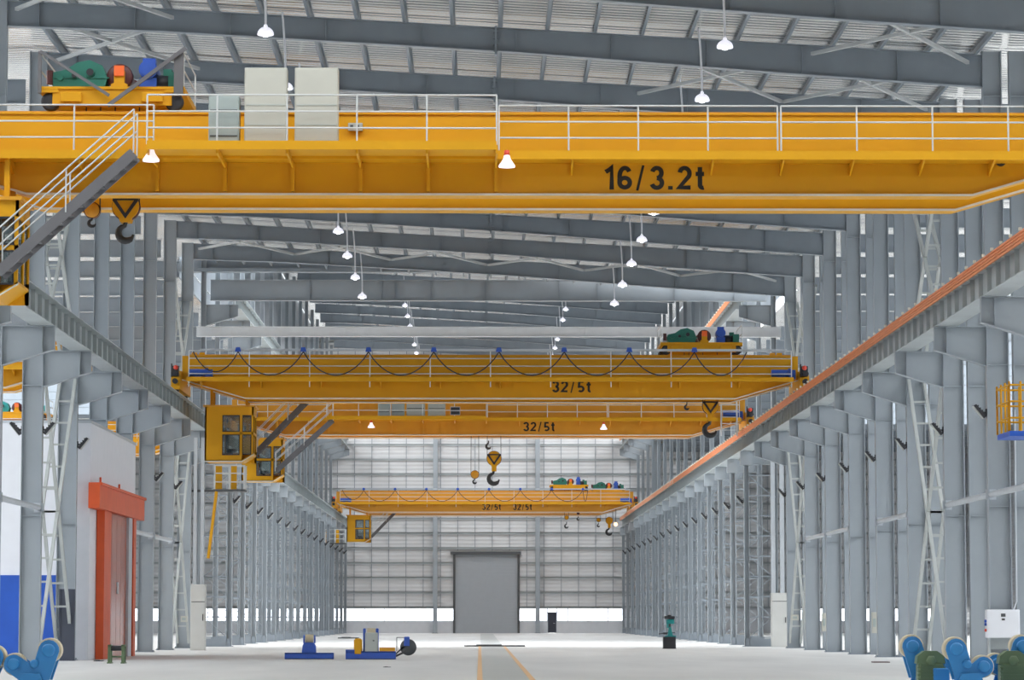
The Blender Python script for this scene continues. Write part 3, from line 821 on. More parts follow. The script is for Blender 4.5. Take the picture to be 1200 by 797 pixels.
    if cabin:
        if front: cy0, cy1, dxc, zc0 = Y - 1.5, Y + .3, -.3, 8.85
        else: cy0, cy1, dxc, zc0 = Y + .8, Y + 2.9, 0, 8.62
        cx0, cx1 = xc - 12.95 + dxc, xc - 10.75 + dxc
        cab(t, cx0, cx1, cy0, cy1, zc0, 11.1)
        for xx in (cx0 + .2, cx1 - .4):
            m = MB(); m.box(xx, xx + .12, cy0 + .4, cy1 - .38, 11.02, 11.14); m.box(xx, xx + .12, cy0 + .4, cy0 + .52, 11.1, 12.2 if xx < xc - 12 else 12.1); m.box(xx, xx + .12, cy1 - .5, cy1 - .38, 11.1, 12.2 if xx < xc - 12 else 12.1)
            obj('cab_hanger', m, my, t)
        if front: stair(t, xc - 8.35, 12.1, xc - 11.4, 9.35, Y - 2.2, Y - 1.55)
        else: stair(t, xc - 7.9, 12.1, xc - 10.75, 9.15, Y + GAP + .3, Y + GAP + .95)
    if text: text_obj(text, tx, Y - .26, ZB + tz, th, tw, t)
    if txt2: text_obj(txt2, tx + 2.9, Y - .26, ZB + tz, th, tw, t)
    if ladder:
        m = MB(); xl = at(852, 490, Y).x
        for dx in (-.42, .42): m.box(xl + dx - .04, xl + dx + .04, yw - .1, yw - .02, 11.3, 13.2)
        for z in (11.6, 11.95, 12.3, 12.65, 13.0): m.box(xl - .42, xl + .42, yw - .08, yw - .04, z, z + .04)
        obj('ladder', m, M['rail'], t)
    return t
def trolley(xc, yc, label, w=3.4, small=False, gm='green'):
    """hoist trolley on the girders' rails, rails at yc-1.3 and yc+1.3"""
    z = ZT + .11; t = thing('crane_trolley', (xc, yc, z), label, 'crane trolley')
    hw = w / 2
    m = MB(); y0, y1 = yc - 1.45, yc + 1.45
    m.cbox(xc - hw + .3, xc + hw - .3, y0, y0 + .25, z + .12, z + .55, .02); m.cbox(xc - hw + .3, xc + hw - .3, y1 - .25, y1, z + .12, z + .55, .02)
    m.box(xc - hw, xc + hw, y0 - .04, y1 + .04, z + .50, z + .56); m.box(xc - hw, xc - hw + .45, y0 - .03, y1, z + .42, z + .5); m.box(xc + hw - .45, xc + hw, y0 - .03, y1, z + .42, z + .5)
    for s in (-1, 1): m.cbox(xc + s * (hw - .75) - .25, xc + s * (hw - .75) + .25, y0 - .1, y0 + .02, z + .2, z + .42, .02)
    fr = obj('trolley_frame', m, M['yellow'], t)
    for s in (-1, 1):
        for yy in (yc - 1.3, yc + 1.3):
            m = MB(); m.lathe((xc + s * (hw - .25), yy, z + .22), [(.001, -.09), (.17, -.09), (.22, -.08), (.22, .08), (.17, .09), (.001, .09)], 18, 'Y'); obj('wheel', m, M['dark'], t)
    zt = z + .56
    # gearbox: stepped profile with round bearing caps
    m = MB(); gx = xc - hw * .45
    m.prism([(gx - .62, zt), (gx + .55, zt), (gx + .62, zt + .25), (gx + .50, zt + .55), (gx + .2, zt + .68), (gx - .1, zt + .62), (gx - .35, zt + .45), (gx - .68, zt + .38), (gx - .72, zt + .15)], 'Y', yc - 1.2, yc - .5)
    for dx, dz, r in ((.22, .38, .11), (-.15, .3, .08), (-.48, .25, .07)): m.cyl((gx + dx, yc - 1.26, zt + dz), (gx + dx, yc - 1.2, zt + dz), r, 14)
    m.box(gx - .75, gx + .66, yc - 1.22, yc - .48, zt + .24, zt + .27)
    gb = obj('gearbox', m, M[gm], t)
    m = MB()
    for dx, dz, r in ((.22, .38, .085), (-.15, .3, .06)): m.cyl((gx + dx, yc - 1.29, zt + dz), (gx + dx, yc - 1.26, zt + dz), r, 14)
    obj('bearing_cap', m, M['dark'], gb)
    # drum seen end-on
    dx = xc + hw * .08; m = MB(); m.lathe((dx, yc - 1.0, zt + .30), [(.001, -.1), (.27, -.1), (.31, -.08), (.31, .0), (.25, .02), (.25, 1.9), (.31, 1.92), (.31, 2.0), (.001, 2.0)], 24, 'Y')
    dm = obj('rope_drum', m, M['maroon'], t)
    m = MB(); m.prism([(dx - .18, zt), (dx - .20, zt + .1), (dx - .12, zt + .14), (dx - .13, zt + .42), (dx + .13, zt + .42), (dx + .12, zt + .14), (dx + .20, zt + .1), (dx + .18, zt)], 'Y', yc - 1.2, yc - 1.1); obj('drum_pedestal', m, M['yellow'], dm)
    m = MB(); m.box(dx - .12, dx + .12, yc - 1.26, yc - 1.2, zt + .30, zt + .54); obj('warning_plate', m, M['orfl'], dm)
    # motors
    mx = xc + hw * .48; m = MB(); m.cyl((mx, yc - 1.25, zt + .45), (mx, yc - .55, zt + .45), .22, 18); m.cyl((mx, yc - 1.3, zt + .45), (mx, yc - 1.25, zt + .45), .17, 18)
    m.box(mx - .14, mx + .16, yc - 1.1, yc - .8, zt + .62, zt + .74); m.box(mx - .2, mx + .2, yc - 1.2, yc - .6, zt, zt + .26)
    obj('hoist_motor', m, M['blue2'], t)
    m = MB(); bx = mx + .32; m.lathe((bx, yc - .9, zt + .17), [(.001, -.3), (.2, -.28), (.2, .3), (.001, .32)], 16, 'X'); m.box(bx - .4, bx + .5, yc - 1.1, yc - .8, zt, zt + .1); obj('brake_motor', m, M['dark'], t)
    m = MB(); bx = xc + hw - .25; m.box(bx - .16, bx + .12, yc - 1.2, yc - 1.0, zt, zt + .4); m.box(bx - .3, bx - .1, yc - 1.0, yc - .7, zt, zt + .5); obj('junction_box', m, M[gm], t)
    m = MB(); m.cyl((xc - hw + .2, yc - 1.2, zt + .1), (xc - hw + .2, yc - 1.2, zt + .42), .08, 12); obj('thruster_brake', m, M['maroon'], t)
    m = MB(); r = .02
    for xx in (xc - hw + .02, xc + hw - .02):
        m = MB()
        for yy in (y0, y1): m.tube([(xx, yy, z + .42), (xx, yy, z + 1.35)], r, 6)
        for h in (1.35, .95): m.tube([(xx, y0, z + h), (xx, y1, z + h)], r, 6)
        obj('railing', m, M['rail'], t)
    return t
def hook_mb(x, y, z, r, th):
    """crane hook, z = bottom of the bowl"""
    m = MB(); c = Vector((x, y, z + r + th)); pts = []; rr = []
    pts.append((x, y, z + 2 * r + th * 2 + r * .9)); rr.append(th * .55)
    pts.append((x, y, z + 2 * r + th * 2 + r * .2)); rr.append(th * .6)
    for k in range(13):
        a = math.radians(100 + k * 250 / 12)
        pts.append((c.x - r * math.cos(a) * -1, y, c.z + r * math.sin(a))); rr.append(th * (.7 + .5 * math.sin(math.pi * k / 12)) * (1 if k < 11 else .6))
    m.tube(pts, rr, 10)
    return m
def hook_block(x, y, ztop_, zbot, rs, label, body='yellow', vee=False, ropes_to=None, small=False):
    t = thing('hook_block', (x, y, zbot), label, 'hook block')
    H = ztop_ - zbot
    hr = H * .14; zc = ztop_ - rs
    m = MB()
    if not small:
        for yy in (y - .16, y + .08):
            m.prism([(x + rs * math.cos(a), zc + rs * math.sin(a)) for a in [math.radians(q) for q in range(-60, 241, 20)]] + [(x - .13, zc - rs * 1.15), (x - .13, zbot + H * .42), (x + .13, zbot + H * .42), (x + .13, zc - rs * 1.15)], 'Y', yy, yy + .08)
    else: m.lathe((x, y, zc), [(.001, -.12), (rs * .8, -.12), (rs, -.06), (rs, .06), (rs * .8, .12), (.001, .12)], 20, 'Y')
    obj('block_body', m, M[body], t)
    m = MB(); m.lathe((x, y, zc), [(.03, -.07), (rs * .85, -.07), (rs * 1.06, -.075), (rs * .95, 0), (rs * 1.06, .075), (.03, .07)], 22, 'Y'); obj('sheave', m, M['maroon'], t)
    if vee:
        m = MB()
        for s in (-1, 1): m.bar((x + s * rs * .85, y - .19, zc + rs * .35), (x + s * .06, y - .19, zc - rs * .85), .03, .13, up=(0, 1, 0)) if False else m.prism([(x + s * rs * .98, zc + rs * .45), (x + s * rs * .70, zc + rs * .5), (x, zc - rs * .55), (x, zc - rs * .95)], 'Y', y - .2, y - .165)
        m.box(x - rs * .95, x + rs * .95, y - .2, y - .17, zc + rs * .42, zc + rs * .6); obj('side_strap', m, M['dark'], t)
    obj('hook', hook_mb(x, y, zbot, H * .15 if not small else H * .13, H * .062), M['hook'], t)
    m = MB()
    for s in (-1, 1): m.tube([(x + s * rs * .97, y, zc), (x + s * rs * .9, y, ropes_to or ZT + .5)], .018, 6)
    obj('wire_rope', m, M['cable'], t)
    return t
def cabinet(name, x0, x1, y0, d, z0, h, m, label, cat='cabinet', group=None, lines=(.35, .6), handle=True, vents=True):
    t = thing(name, ((x0 + x1) / 2, y0 + d / 2, z0), label, cat, group)
    b_ = MB(); b_.cbox(x0, x1, y0 + .02, y0 + d, z0, z0 + h, .015); obj('body', b_, M[m], t)
    b_ = MB(); b_.cbox(x0 + .03, x1 - .03, y0, y0 + .02, z0 + .05, z0 + h - .04, .005)
    dr_ = obj('door', b_, M[m], t)
    if vents:
        b_ = MB()
        for f in lines: b_.box(x0 + .04, x1 - .04, y0 - .012, y0, z0 + h * (1 - f), z0 + h * (1 - f) + .03)
        obj('louvre', b_, M['dkgrey'] if m != 'cream' else M['grey'], dr_)
    if handle:
        b_ = MB(); b_.box(x1 - .14, x1 - .1, y0 - .03, y0, z0 + h * .45, z0 + h * .55); obj('handle', b_, M['dark'], dr_)
    return t

XC = (RR + RL) / 2
# near crane, 16/3.2 t
Y1 = 71.5
pa, pb = at(172, 170, 68.8).x, at(582, 170, 68.8).x
near = crane('c', XC, Y1, True, 'large yellow double-girder crane nearest the camera, lettered 16/3.2t', text='16/3.2t', tx=at(766, 200, Y1).x, tz=.12, th=.56, tw=2.34, plat=(pa, pb, 68.8), stiff=True)
tr = trolley(at(132, 120, Y1).x, Y1 + 1.3, 'yellow hoist trolley with green gearbox on the near crane', 3.4)
ym = Y1 - .25; m = MB()
for px in (47, 213): m.box(at(px, 60, ym).x - .04, at(px, 60, ym).x + .04, ym - .02, ym + .04, ZT + .5, at(px, 60, ym).z)
m.box(at(205, 60, ym).x - .02, at(215, 60, ym).x, ym, ym + .06, at(205, 110, ym).z, at(205, 62, ym).z)
m.bar(at(47, 60, ym - .04), at(128, 112, ym - .04), .05, .07); m.bar(at(218, 56, ym - .06), at(126, 124, ym - .06), .05, .09)
obj('cable_mast', m, M['stair'], tr)
hook_block(at(148, 240, Y1 + 1.3).x, Y1 + 1.3, at(148, 227, Y1 + 1.3).z, at(148, 286, Y1 + 1.3).z, .32, 'main hook block with black V straps under the left of the near crane', vee=True)
hook_block(at(107, 240, Y1 + 1.3).x, Y1 + 1.5, at(107, 236, Y1 + 1.3).z, at(107, 266, Y1 + 1.3).z, .19, 'small auxiliary hook block beside the stair of the near crane', small=True, body='yellow2')
for i, (x0, x1, y0, m_, lb) in enumerate(((244, 280, 112, 'pgrey', 'low grey-green electrical cabinet on the platform of the near crane'), (286, 336, 79, 'cream', 'tall cream electrical cabinet on the near crane, left one'), (345, 396, 79, 'cream', 'tall cream electrical cabinet on the near crane, right one'))):
    a, c = at(x0, 160, 69.2).x, at(x1, 160, 69.2).x
    cabinet('electrical_cabinet', a, c, 69.2, .45, 12.22, at(x0, y0, 69.2).z - 12.22, m_, lb, lines=(.48, .73) if i else (.3, .8), handle=False)
# plug box on the near girder
m = MB(); a = at(408, 152, Y1 - .3); m.cbox(a.x, a.x + .34, Y1 - .38, Y1 - .25, a.z - .03, a.z + .15, .01)
t = obj('switch_box', m, M['grey']); tag(t, 'small grey switch box on the near crane web beside the right cream cabinet', 'box')
m = MB(); m.box(a.x + .05, a.x + .12, Y1 - .39, Y1 - .38, a.z, a.z + .1); m.box(a.x + .19, a.x + .26, Y1 - .39, Y1 - .38, a.z, a.z + .1); obj('socket', m, M['dkgrey'], t)
def crane_lamp(px, py, Y, label, r=.19):
    p = at(px, py, Y); t = thing('work_lamp', p, label, 'lamp')
    m = MB(); m.lathe(p, [(.05, .24), (.07, .2), (.09, .13), (.14, .05), (r, -.02), (r, -.06), (r * .9, -.05), (r * .7, 0)], 20); obj('lamp_shade', m, M['shade'], t)
    m = MB(); m.lathe(p, [(.001, .34), (.06, .33), (.065, .22), (.001, .2)], 14); obj('lamp_cap', m, M['red'], t)
    m = MB(); m.lathe(p, [(.001, -.04), (.08, -.03), (.09, .02), (.001, .04)], 14); obj('bulb', m, M['bulb'], t)
    m = MB(); m.tube([p + Vector((0, 0, .32)), p + Vector((0, 0, max(.36, 12.12 - p.z)))], .02, 6); obj('stem', m, M['yellow2'], t)
crane_lamp(177, 186, 69.3, 'white work lamp with red cap under the left of the near crane, by the stair')
crane_lamp(594, 193, 70.1, 'white work lamp with red cap at the middle of the near crane')
# right end fitting of the near crane
m = MB(); a = at(1173, 189, Y1 - .3); m.cyl((a.x, Y1 - .3, a.z), (a.x, Y1 - .25, a.z), .12, 14); m.cyl((a.x, Y1 - .36, a.z), (a.x, Y1 - .3, a.z), .06, 12); tag(obj('cable_gland', m, M['dark']), 'round black fitting on the right end of the near crane web', 'fitting')

# second crane, 32/5 t, festoon side
Y2 = 138.5
crane('c', XC, Y2, False, 'yellow crane with looping festoon cable, second from the camera, lettered 32/5t', text='32/5t', tx=at(669.5, 460, Y2).x, tz=.27, th=.53, tw=1.75, festoon=at(872, 420, Y2).x)
trolley(at(822, 410, Y2).x, Y2 + 1.3, 'yellow hoist trolley with green gearbox on the right of the second crane', 3.7)
hook_block(at(832.5, 490, Y2 + 1.3).x, Y2 + 1.3, at(833, 467, Y2 + 1.3).z, at(832, 513.5, Y2 + 1.3).z, .36, 'main hook under the right side of the second crane', vee=True)
hook_block(at(805, 475, Y2 + 1.3).x, Y2 + 1.3, at(805, 462, Y2 + 1.3).z, at(805, 481, Y2 + 1.3).z, .12, 'small auxiliary hook under the second crane, left of its main hook', small=True)
a, c = at(462, 417, Y2 + 2).x, at(508, 417, Y2 + 2).x
cabinet('electrical_cabinet', a, c, Y2 + 2.4, .4, ZT + .04, .3, 'cream', 'low cream box lying on top of the second crane girder', handle=False, lines=(.5,))
for i, (px, s) in enumerate(((228, 0), (237, 1), (905, 0), (913, 1))):
    p = at(px, 418, Y2 + 2.6); m = MB(); m.prism([(p.x - .16, ZT), (p.x + .16, ZT), (p.x + .12, ZT + .42), (p.x - .12, ZT + .42)], 'Y', Y2 + 2.45, Y2 + 2.6); m.box(p.x - .18, p.x + .18, Y2 + 2.4, Y2 + 2.65, ZT, ZT + .1)
    tag(obj('end_stop', m, M['yellow2'] if s == 0 else M['yellow']), 'yellow end stop on the second crane, %s' % ['outer one at its left end', 'inner one at its left end', 'inner one at its right end', 'outer one at its right end'][i], 'end stop')
# third crane
Y3 = 166.3
pa, pb = at(383, 494, Y3 - 2.2).x, at(570, 494, Y3 - 2.2).x
crane('c', XC, Y3, True, 'yellow crane with a row of switch cabinets, third from the camera, lettered 32/5t', text='32/5t', tx=at(631.5, 505, Y3).x, tz=.2, th=.5, tw=1.7, plat=(pa, pb, Y3 - 2.5), ladder=True, mname='yellow2')
trolley(at(583, 480, Y3).x, Y3 + 1.3, 'hoist trolley on the third crane above the hanging main hook', 3.4)
hook_block(at(579, 540, Y3 + 1.3).x, Y3 + 1.3, at(579, 529, Y3 + 1.3).z, at(579, 569.5, Y3 + 1.3).z, .39, 'large hook block on ropes at the middle of the third crane', vee=True)
hook_block(at(556.5, 560, Y3 + 1.3).x, Y3 + 1.3, at(556, 551.5, Y3 + 1.3).z, at(556, 567.5, Y3 + 1.3).z, .22, 'small auxiliary hook block on long ropes left of the large block', small=True, body='yellow2')
hook_block(at(572.5, 520, Y3 + 3.3).x, Y3 + 3.3, at(572, 506, Y3 + 3.3).z, at(572, 527, Y3 + 3.3).z, .12, 'black hook right under the third crane, above the large block', small=True, body='dark')
for i, (x0, x1, m_) in enumerate(((443, 457, 'pgrey'), (459, 474, 'pgrey'), (476.5, 498, 'grey'), (501.5, 522, 'grey'))):
    a, c = at(x0, 485, Y3 - 2).x, at(x1, 485, Y3 - 2).x
    cabinet('electrical_cabinet', a, c, Y3 - 2.2, .4, 12.22, 1.0 if i < 2 else 1.6, m_, 'grey switch cabinet on the third crane, %s of four from the left' % ORD[i], group='switch cabinets of the third crane', handle=False, lines=(.7,))
a = at(533.5, 481.5, Y3 - 2.5); t = thing('notice_board', (a.x, Y3 - 2.5, a.z - .2), 'small black notice board with pale lines on the third crane railing', 'sign')
m = MB(); m.cbox(a.x - .26, a.x + .26, Y3 - 2.52, Y3 - 2.5, a.z - .22, a.z + .22, .005); obj('board', m, M['light'], t)
m = MB(); m.box(a.x - .24, a.x + .24, Y3 - 2.525, Y3 - 2.52, a.z - .2, a.z - .02); m.box(a.x - .24, a.x + .24, Y3 - 2.525, Y3 - 2.52, a.z + .03, a.z + .19); obj('dark_panel', m, M['dark'], t)
crane_lamp(435, 500, Y3 - 1.6, 'small work lamp under the platform of the third crane')
crane_lamp(707.5, 502, Y3 - 1.2, 'small work lamp on the right half of the third crane')
# far pair of cranes
Y4 = 288
crane('c', XC, Y4, False, 'distant yellow crane lettered 32/5t before the end wall', text='32/5t', tx=at(576, 600, Y4).x, tz=.18, th=.6, tw=1.75, txt2='32/5t', festoon=at(688, 580, Y4).x, mname='yellow2')
trolley(at(667, 575, Y4).x, Y4 + 1.3, 'dark green hoist trolley on the distant crane', 3.6)
Y5 = 297
crane('c', XC, Y5, True, 'farthest yellow crane, almost hidden behind the distant one', mname='yellow2', cabin=False, nposts=8)
trolley(at(712, 575, Y5).x, Y5 + 1.3, 'hoist trolley with blue motor on the farthest crane', 3.4)
hook_block(at(664, 612, Y4 + 1.3).x, Y4 + 1.3, at(664, 604, Y4 + 1.3).z, at(664, 619.5, Y4 + 1.3).z, .2, 'hook of the distant crane hanging below its trolley', small=True)
hook_block(at(677.5, 606, Y4 + 1.3).x, Y4 + 1.3, at(677, 600, Y4 + 1.3).z, at(677, 610, Y4 + 1.3).z, .13, 'tiny auxiliary hook of the distant crane', small=True, body='maroon')
hook_block(at(714, 612, Y5 + 1.3).x, Y5 + 1.3, at(714, 606, Y5 + 1.3).z, at(714, 628, Y5 + 1.3).z, .34, 'larger hook block of the farthest crane near the right runway', vee=False)
hook_block(at(701.5, 612, Y5 + 1.3).x, Y5 + 1.3, at(701, 607, Y5 + 1.3).z, at(701, 618, Y5 + 1.3).z, .2, 'small hook block of the farthest crane beside the larger one', small=True)
p = at(721.5, 614.5, Y4 + 4); m = MB(); m.lathe(p, [(.001, -.16), (.12, -.12), (.17, 0), (.12, .12), (.001, .16)], 14, 'Y')
tag(obj('signal_lamp', m, M['ylamp']), 'glowing orange lamp by the right end of the distant crane', 'lamp')
m = MB(); m.tube([p + Vector((0, 0, .14)), p + Vector((.05, 0, 2.0))], .03, 6)
tag(obj('lamp_stem', m, M['dkgrey']), 'thin dark stem holding the glowing orange lamp', 'rod')
# cranes of the left aisle
XA = XL - 2.45 - 14.1
crane('c', XA, 132, True, 'yellow crane of the left aisle, nearer one, seen between the left columns', cabin=False, stiff=True)
crane('c', XA, 186, True, 'yellow crane of the left aisle, farther one, seen between the left columns', cabin=False)
trolley(at(16, 480, 186).x, 187.3, 'teal hoist trolley on the farther crane of the left aisle', 4.0, gm='teal')

# ------------------------------------------------------------------ access platforms
def landing(X0, X1, Y, z, label, ladder_to=None):
    t = thing('access_platform', ((X0 + X1) / 2, Y, z), label, 'platform')
    m = MB(); m.box(X0, X1, Y - .6, Y + .6, z, z + .12); m.box(XL - .3, X0, Y - .5, Y - .4, z, z + .1); m.box(XL - .3, X0, Y + .1, Y + .2, z, z + .1); obj('deck', m, M['dkgrey'], t)
    m = MB()
    for x in (X0 + .05, (X0 + X1) / 2, X1 - .05):
        for y in (Y - .57, Y + .57): m.box(x - .04, x + .04, y - .04, y + .04, z + .12, z + 1.35)
    for y in (Y - .57, Y + .57):
        for zz in (.5, .95, 1.35): m.box(X0, X1, y - .02, y + .02, z + zz - .03, z + zz + .02)
    obj('railing', m, M['rail'], t)
    for xx, ww in ((X0, .35), ((X0 + X1) / 2, .3)):
        m = MB(); m.box(xx, xx + ww, Y + .45, Y + .5, z + .12, z + 1.4); obj('guard_panel', m, M['yellow'], t)
    if ladder_to is not None:
        m = MB(); p = Vector((X0 + .15, Y - .5, z)); q = Vector((X0 - .25, Y - .5, ladder_to))
        for dy in (-.2, .2): m.bar(p + Vector((0, dy, 0)), q + Vector((0, dy, 0)), .05, .12)
        for k in range(14):
            c = p.lerp(q, (k + .5) / 14); m.box(c.x - .02, c.x + .02, c.y - .2, c.y + .2, c.z - .02, c.z + .02)
        obj('ladder', m, M['yellow'], t)
landing(at(250, 570, 158.5).x, at(287, 570, 158.5).x, 159.2, at(287, 576, 158.5).z, 'railed access platform with yellow panels and ladder below the cab of the second crane', 4.6)
landing(at(381, 630, 284).x, at(405.5, 630, 284).x, 284, at(400, 638, 284).z, 'distant yellow railed platform left of the distant crane cab')
# yellow basket at the right edge
t = thing('work_basket', (15.0, 84.2, 6.3), 'yellow railed basket with blue floor at the right edge of the picture', 'basket')
x0, x1, y0, y1, z0 = at(1180, 480, 84).x, at(1180, 480, 84).x + 1.25, 83.6, 85.6, at(1180, 512, 84).z
m = MB(); m.box(x0, x1, y0, y1, z0, z0 + .14); obj('floor_pan', m, M['bluep'], t)
m = MB()
for x in [x0 + (x1 - x0) * k / 4 for k in range(5)]:
    for y in (y0, y1): m.tube([(x, y, z0 + .14), (x, y, z0 + 1.5)], .03, 8)
for y in [y0 + (y1 - y0) * k / 3 for k in range(4)]:
    for x in (x0, x1): m.tube([(x, y, z0 + .14), (x, y, z0 + 1.5)], .03, 8)
for zz in (.5, .95, 1.4):
    for y in (y0, y1): m.tube([(x0, y, z0 + zz), (x1, y, z0 + zz)], .028, 8)
    for x in (x0, x1): m.tube([(x, y0, z0 + zz), (x, y1, z0 + zz)], .028, 8)
obj('railing', m, M['yellow'], t)
m = MB(); m.box(XR - .3, XR + .02, 85.6, 86.4, z0 + .02, z0 + .12); m.box(x0 + .2, XR, 85.5, 85.65, z0, z0 + .12); obj('mount', m, M['bluep'], t)

# ------------------------------------------------------------------ white room with orange sliding door
XF = -14.49; ya, yb, zr = 114.3, 129.3, 8.78
t = thing('white_room', (XF - 8, (ya + yb) / 2, 0), 'white panelled room standing between the left columns, with blue lower front', 'booth')
m = MB(); m.box(-34, -15.62, ya, yb, 0, zr); m.box(-15.62, -14.82, ya, 122.25, 0, zr); m.box(-15.62, -14.82, 122.75, yb, 0, zr); m.box(-14.82, XF, ya, yb, 0, zr); obj('wall_panel', m, M['white'], t)
m = MB(); m.box(-34, at(66.5, 700, ya).x, ya - .02, ya, 0, 3.05); m.box(-34, at(66.5, 700, ya).x, ya - .05, ya - .0, 3.05, 3.13); obj('blue_skirting', m, M['bluep'], t)
m = MB(); m.box(-34, XF + .03, ya - .03, yb + .03, zr, zr + .1); obj('roof_trim', m, M['light'], t)
def yat(px, X): return F * abs(X) / (562.5 - px)
d = thing('sliding_door', (XF + .2, 121, 0), 'orange framed red sliding door on the side of the white room', 'door')
m = MB(); X = XF + .02
m.box(X, X + .42, yat(113, -14.2), yat(166, -14.2) , 5.6, 6.5); m.box(X, X + .5, yat(113, -14.2) + .05, yat(166, -14.2), 6.45, 6.55)
obj('header_beam', m, M['door_or'], d)
m = MB(); m.box(X, X + .3, yat(123, -14.2), yat(131, -14.2), 0, 5.6); obj('door_post', m, M['door_or'], d)
m = MB(); m.box(X, X + .3, yat(157.2, -14.2), yat(160, -14.2), 0, 5.6); obj('door_post', m, M['door_or'], d)
m = MB(); m.box(X + .05, X + .15, yat(131, -14.2), yat(153, -14.2), .05, 5.6)
for k in range(1, 5):
    y = yat(131, -14.2) + k * 1.5; m.box(X + .15, X + .155, y, y + .03, .1, 5.5)
lf = obj('door_leaf', m, M['door_red'], d)
m = MB(); y = yat(142, -14.2); m.box(X + .15, X + .19, y, y + .4, 2.5, 2.95); obj('door_pull', m, M['light'], lf)
m = MB(); m.box(X + .02, X + .25, yat(153, -14.2), yat(157, -14.2), 0, 5.6); obj('edge_trim', m, M['light'], d)
m = MB()
for px in (119, 141): y = yat(px, -14.2); m.tube([(X + .25, y, 6.5), (X + .25, y, 6.8)], .04, 8)
obj('track_bolt', m, M['door_or'], d)

a, c = at(69, 775, 112.4), at(87.5, 775, 112.4)
m = MB(); m.cbox(a.x, c.x, 112.3, 112.4, .02, 2.6, .02); m.box(a.x, a.x + .05, 112.25, 112.3, .02, 2.6); m.box(c.x - .05, c.x, 112.25, 112.3, .02, 2.6); m.box(a.x, c.x, 112.2, 112.6, 0, .04)
tag(obj('dark_upright_panel', m, mat('dark_blue_grey', (.06, .07, .10), .5)), 'dark blue-grey panel standing before the fourth left column behind the bracing', 'screen')  # flat dark panel before the lower part of the column web
# ------------------------------------------------------------------ cabinets and boxes at the columns
Yc = 148.0
a, c = at(224, 700, Yc).x, at(241.5, 700, Yc).x
cabinet('power_cabinet', a, c, Yc - .3, .5, 0, at(224, 685, Yc).z, 'pale', 'tall pale power cabinet standing against the left column row', lines=(.27,), handle=True)
m = MB(); x = (a + c) / 2
for dx in (-.22, .12): m.box(x + dx - .06, x + dx + .1, Yc - .1, Yc + .1, at(224, 685, Yc).z, 10.2)
tag(obj('cable_duct', m, M['light']), 'pale twin cable duct rising from the left power cabinet', 'duct')
Yc = 165.0
a, c = at(903.5, 700, Yc).x, at(922.3, 700, Yc).x
cabinet('power_cabinet', a, c, Yc - .3, .5, 0, at(903, 695, Yc).z, 'pale', 'tall pale power cabinet standing against the right column row', lines=(.16,), handle=True)
for i, px in enumerate((906, 916.5)):
    x = at(px, 650, Yc).x; m = MB(); m.box(x - .11, x + .11, Yc - .1, Yc + .05, at(903, 695, Yc).z, 10.0)
    for z in (4, 6, 8): m.box(x - .14, x + .14, Yc - .12, Yc + .06, z, z + .06)
    tag(obj('cable_duct', m, M['light']), 'pale cable duct above the right power cabinet, %s one' % ('left', 'right')[i], 'duct')
# control box near the right edge
Yc = 95.3
t = thing('control_box', (at(1175, 748, Yc).x, Yc, .6), 'white control box with red and blue buttons on the nearest right column', 'control box')
p, q = at(1156, 747.5, Yc - .3), at(1194, 714.5, Yc - .3)
m = MB(); m.cbox(p.x, q.x, Yc - .45, Yc - .05, p.z, q.z, .015); obj('body', m, M['white'], t)
m = MB(); m.cbox(p.x + .04, q.x - .04, Yc - .465, Yc - .45, p.z + .04, q.z - .04, .004); dd = obj('door', m, M['white'], t)
m = MB(); cx = p.x + .5; m.box(cx - .07, cx + .07, Yc - .47, Yc - .465, q.z - .22, q.z - .12); m.box(cx - .05, cx + .05, Yc - .47, Yc - .465, q.z - .33, q.z - .27); obj('meter_window', m, M['dkgrey'], dd)
for nm_, z, mm in (('blue_button', .56, 'blue2'), ('blue_button', .46, 'blue2'), ('red_button', .28, 'red')):
    m = MB(); m.lathe((p.x - .02, Yc - .35, p.z + z - .05), [(.001, -.05), (.045, -.04), (.045, .03), (.001, .03)], 12, 'X'); obj(nm_, m, M[mm], t)
m = MB()
for x in (p.x + .06, q.x - .1): m.box(x, x + .04, Yc - .4, Yc - .1, 0, p.z)
m.box(p.x + .06, q.x - .06, Yc - .12, Yc - .08, p.z - .35, p.z); obj('stand', m, M['runway'], t)
m = MB(); m.tube([(q.x - .15, Yc - .2, q.z), (q.x - .05, Yc - .2, q.z + .25), (q.x - .02, Yc - .2, 8.0)], .025, 8); obj('conduit', m, M['light'], t)
# small boxes
def small_box(px0, px1, py0, py1, Y, label, m_='cream', d=.15):
    a, c = at(px0, py1, Y), at(px1, py0, Y); t = thing('junction_box', (a.x, Y, a.z), label, 'junction box')
    m = MB(); m.cbox(a.x, c.x, Y - d, Y, a.z, c.z, .01); obj('body', m, M[m_], t)
    m = MB(); w_, h_ = c.x - a.x, c.z - a.z; m.cbox(a.x + w_ * .2, c.x - w_ * .2, Y - d - .01, Y - d, a.z + h_ * .3, c.z - h_ * .3, .003); obj('cover', m, M['pgrey'], t)
small_box(927, 935.5, 720.5, 727, 149.49, 'small pale junction box on a right column web near the tall cabinet')
small_box(212, 219.5, 722, 729, 149.49, 'small pale junction box on a left column web near the tall cabinet')
small_box(963, 967.6, 718.5, 740, 140.48, 'narrow pale box on the seventh right column')
small_box(1021.5, 1026.8, 717.5, 742, 122.48, 'narrow pale box on the fifth right column')

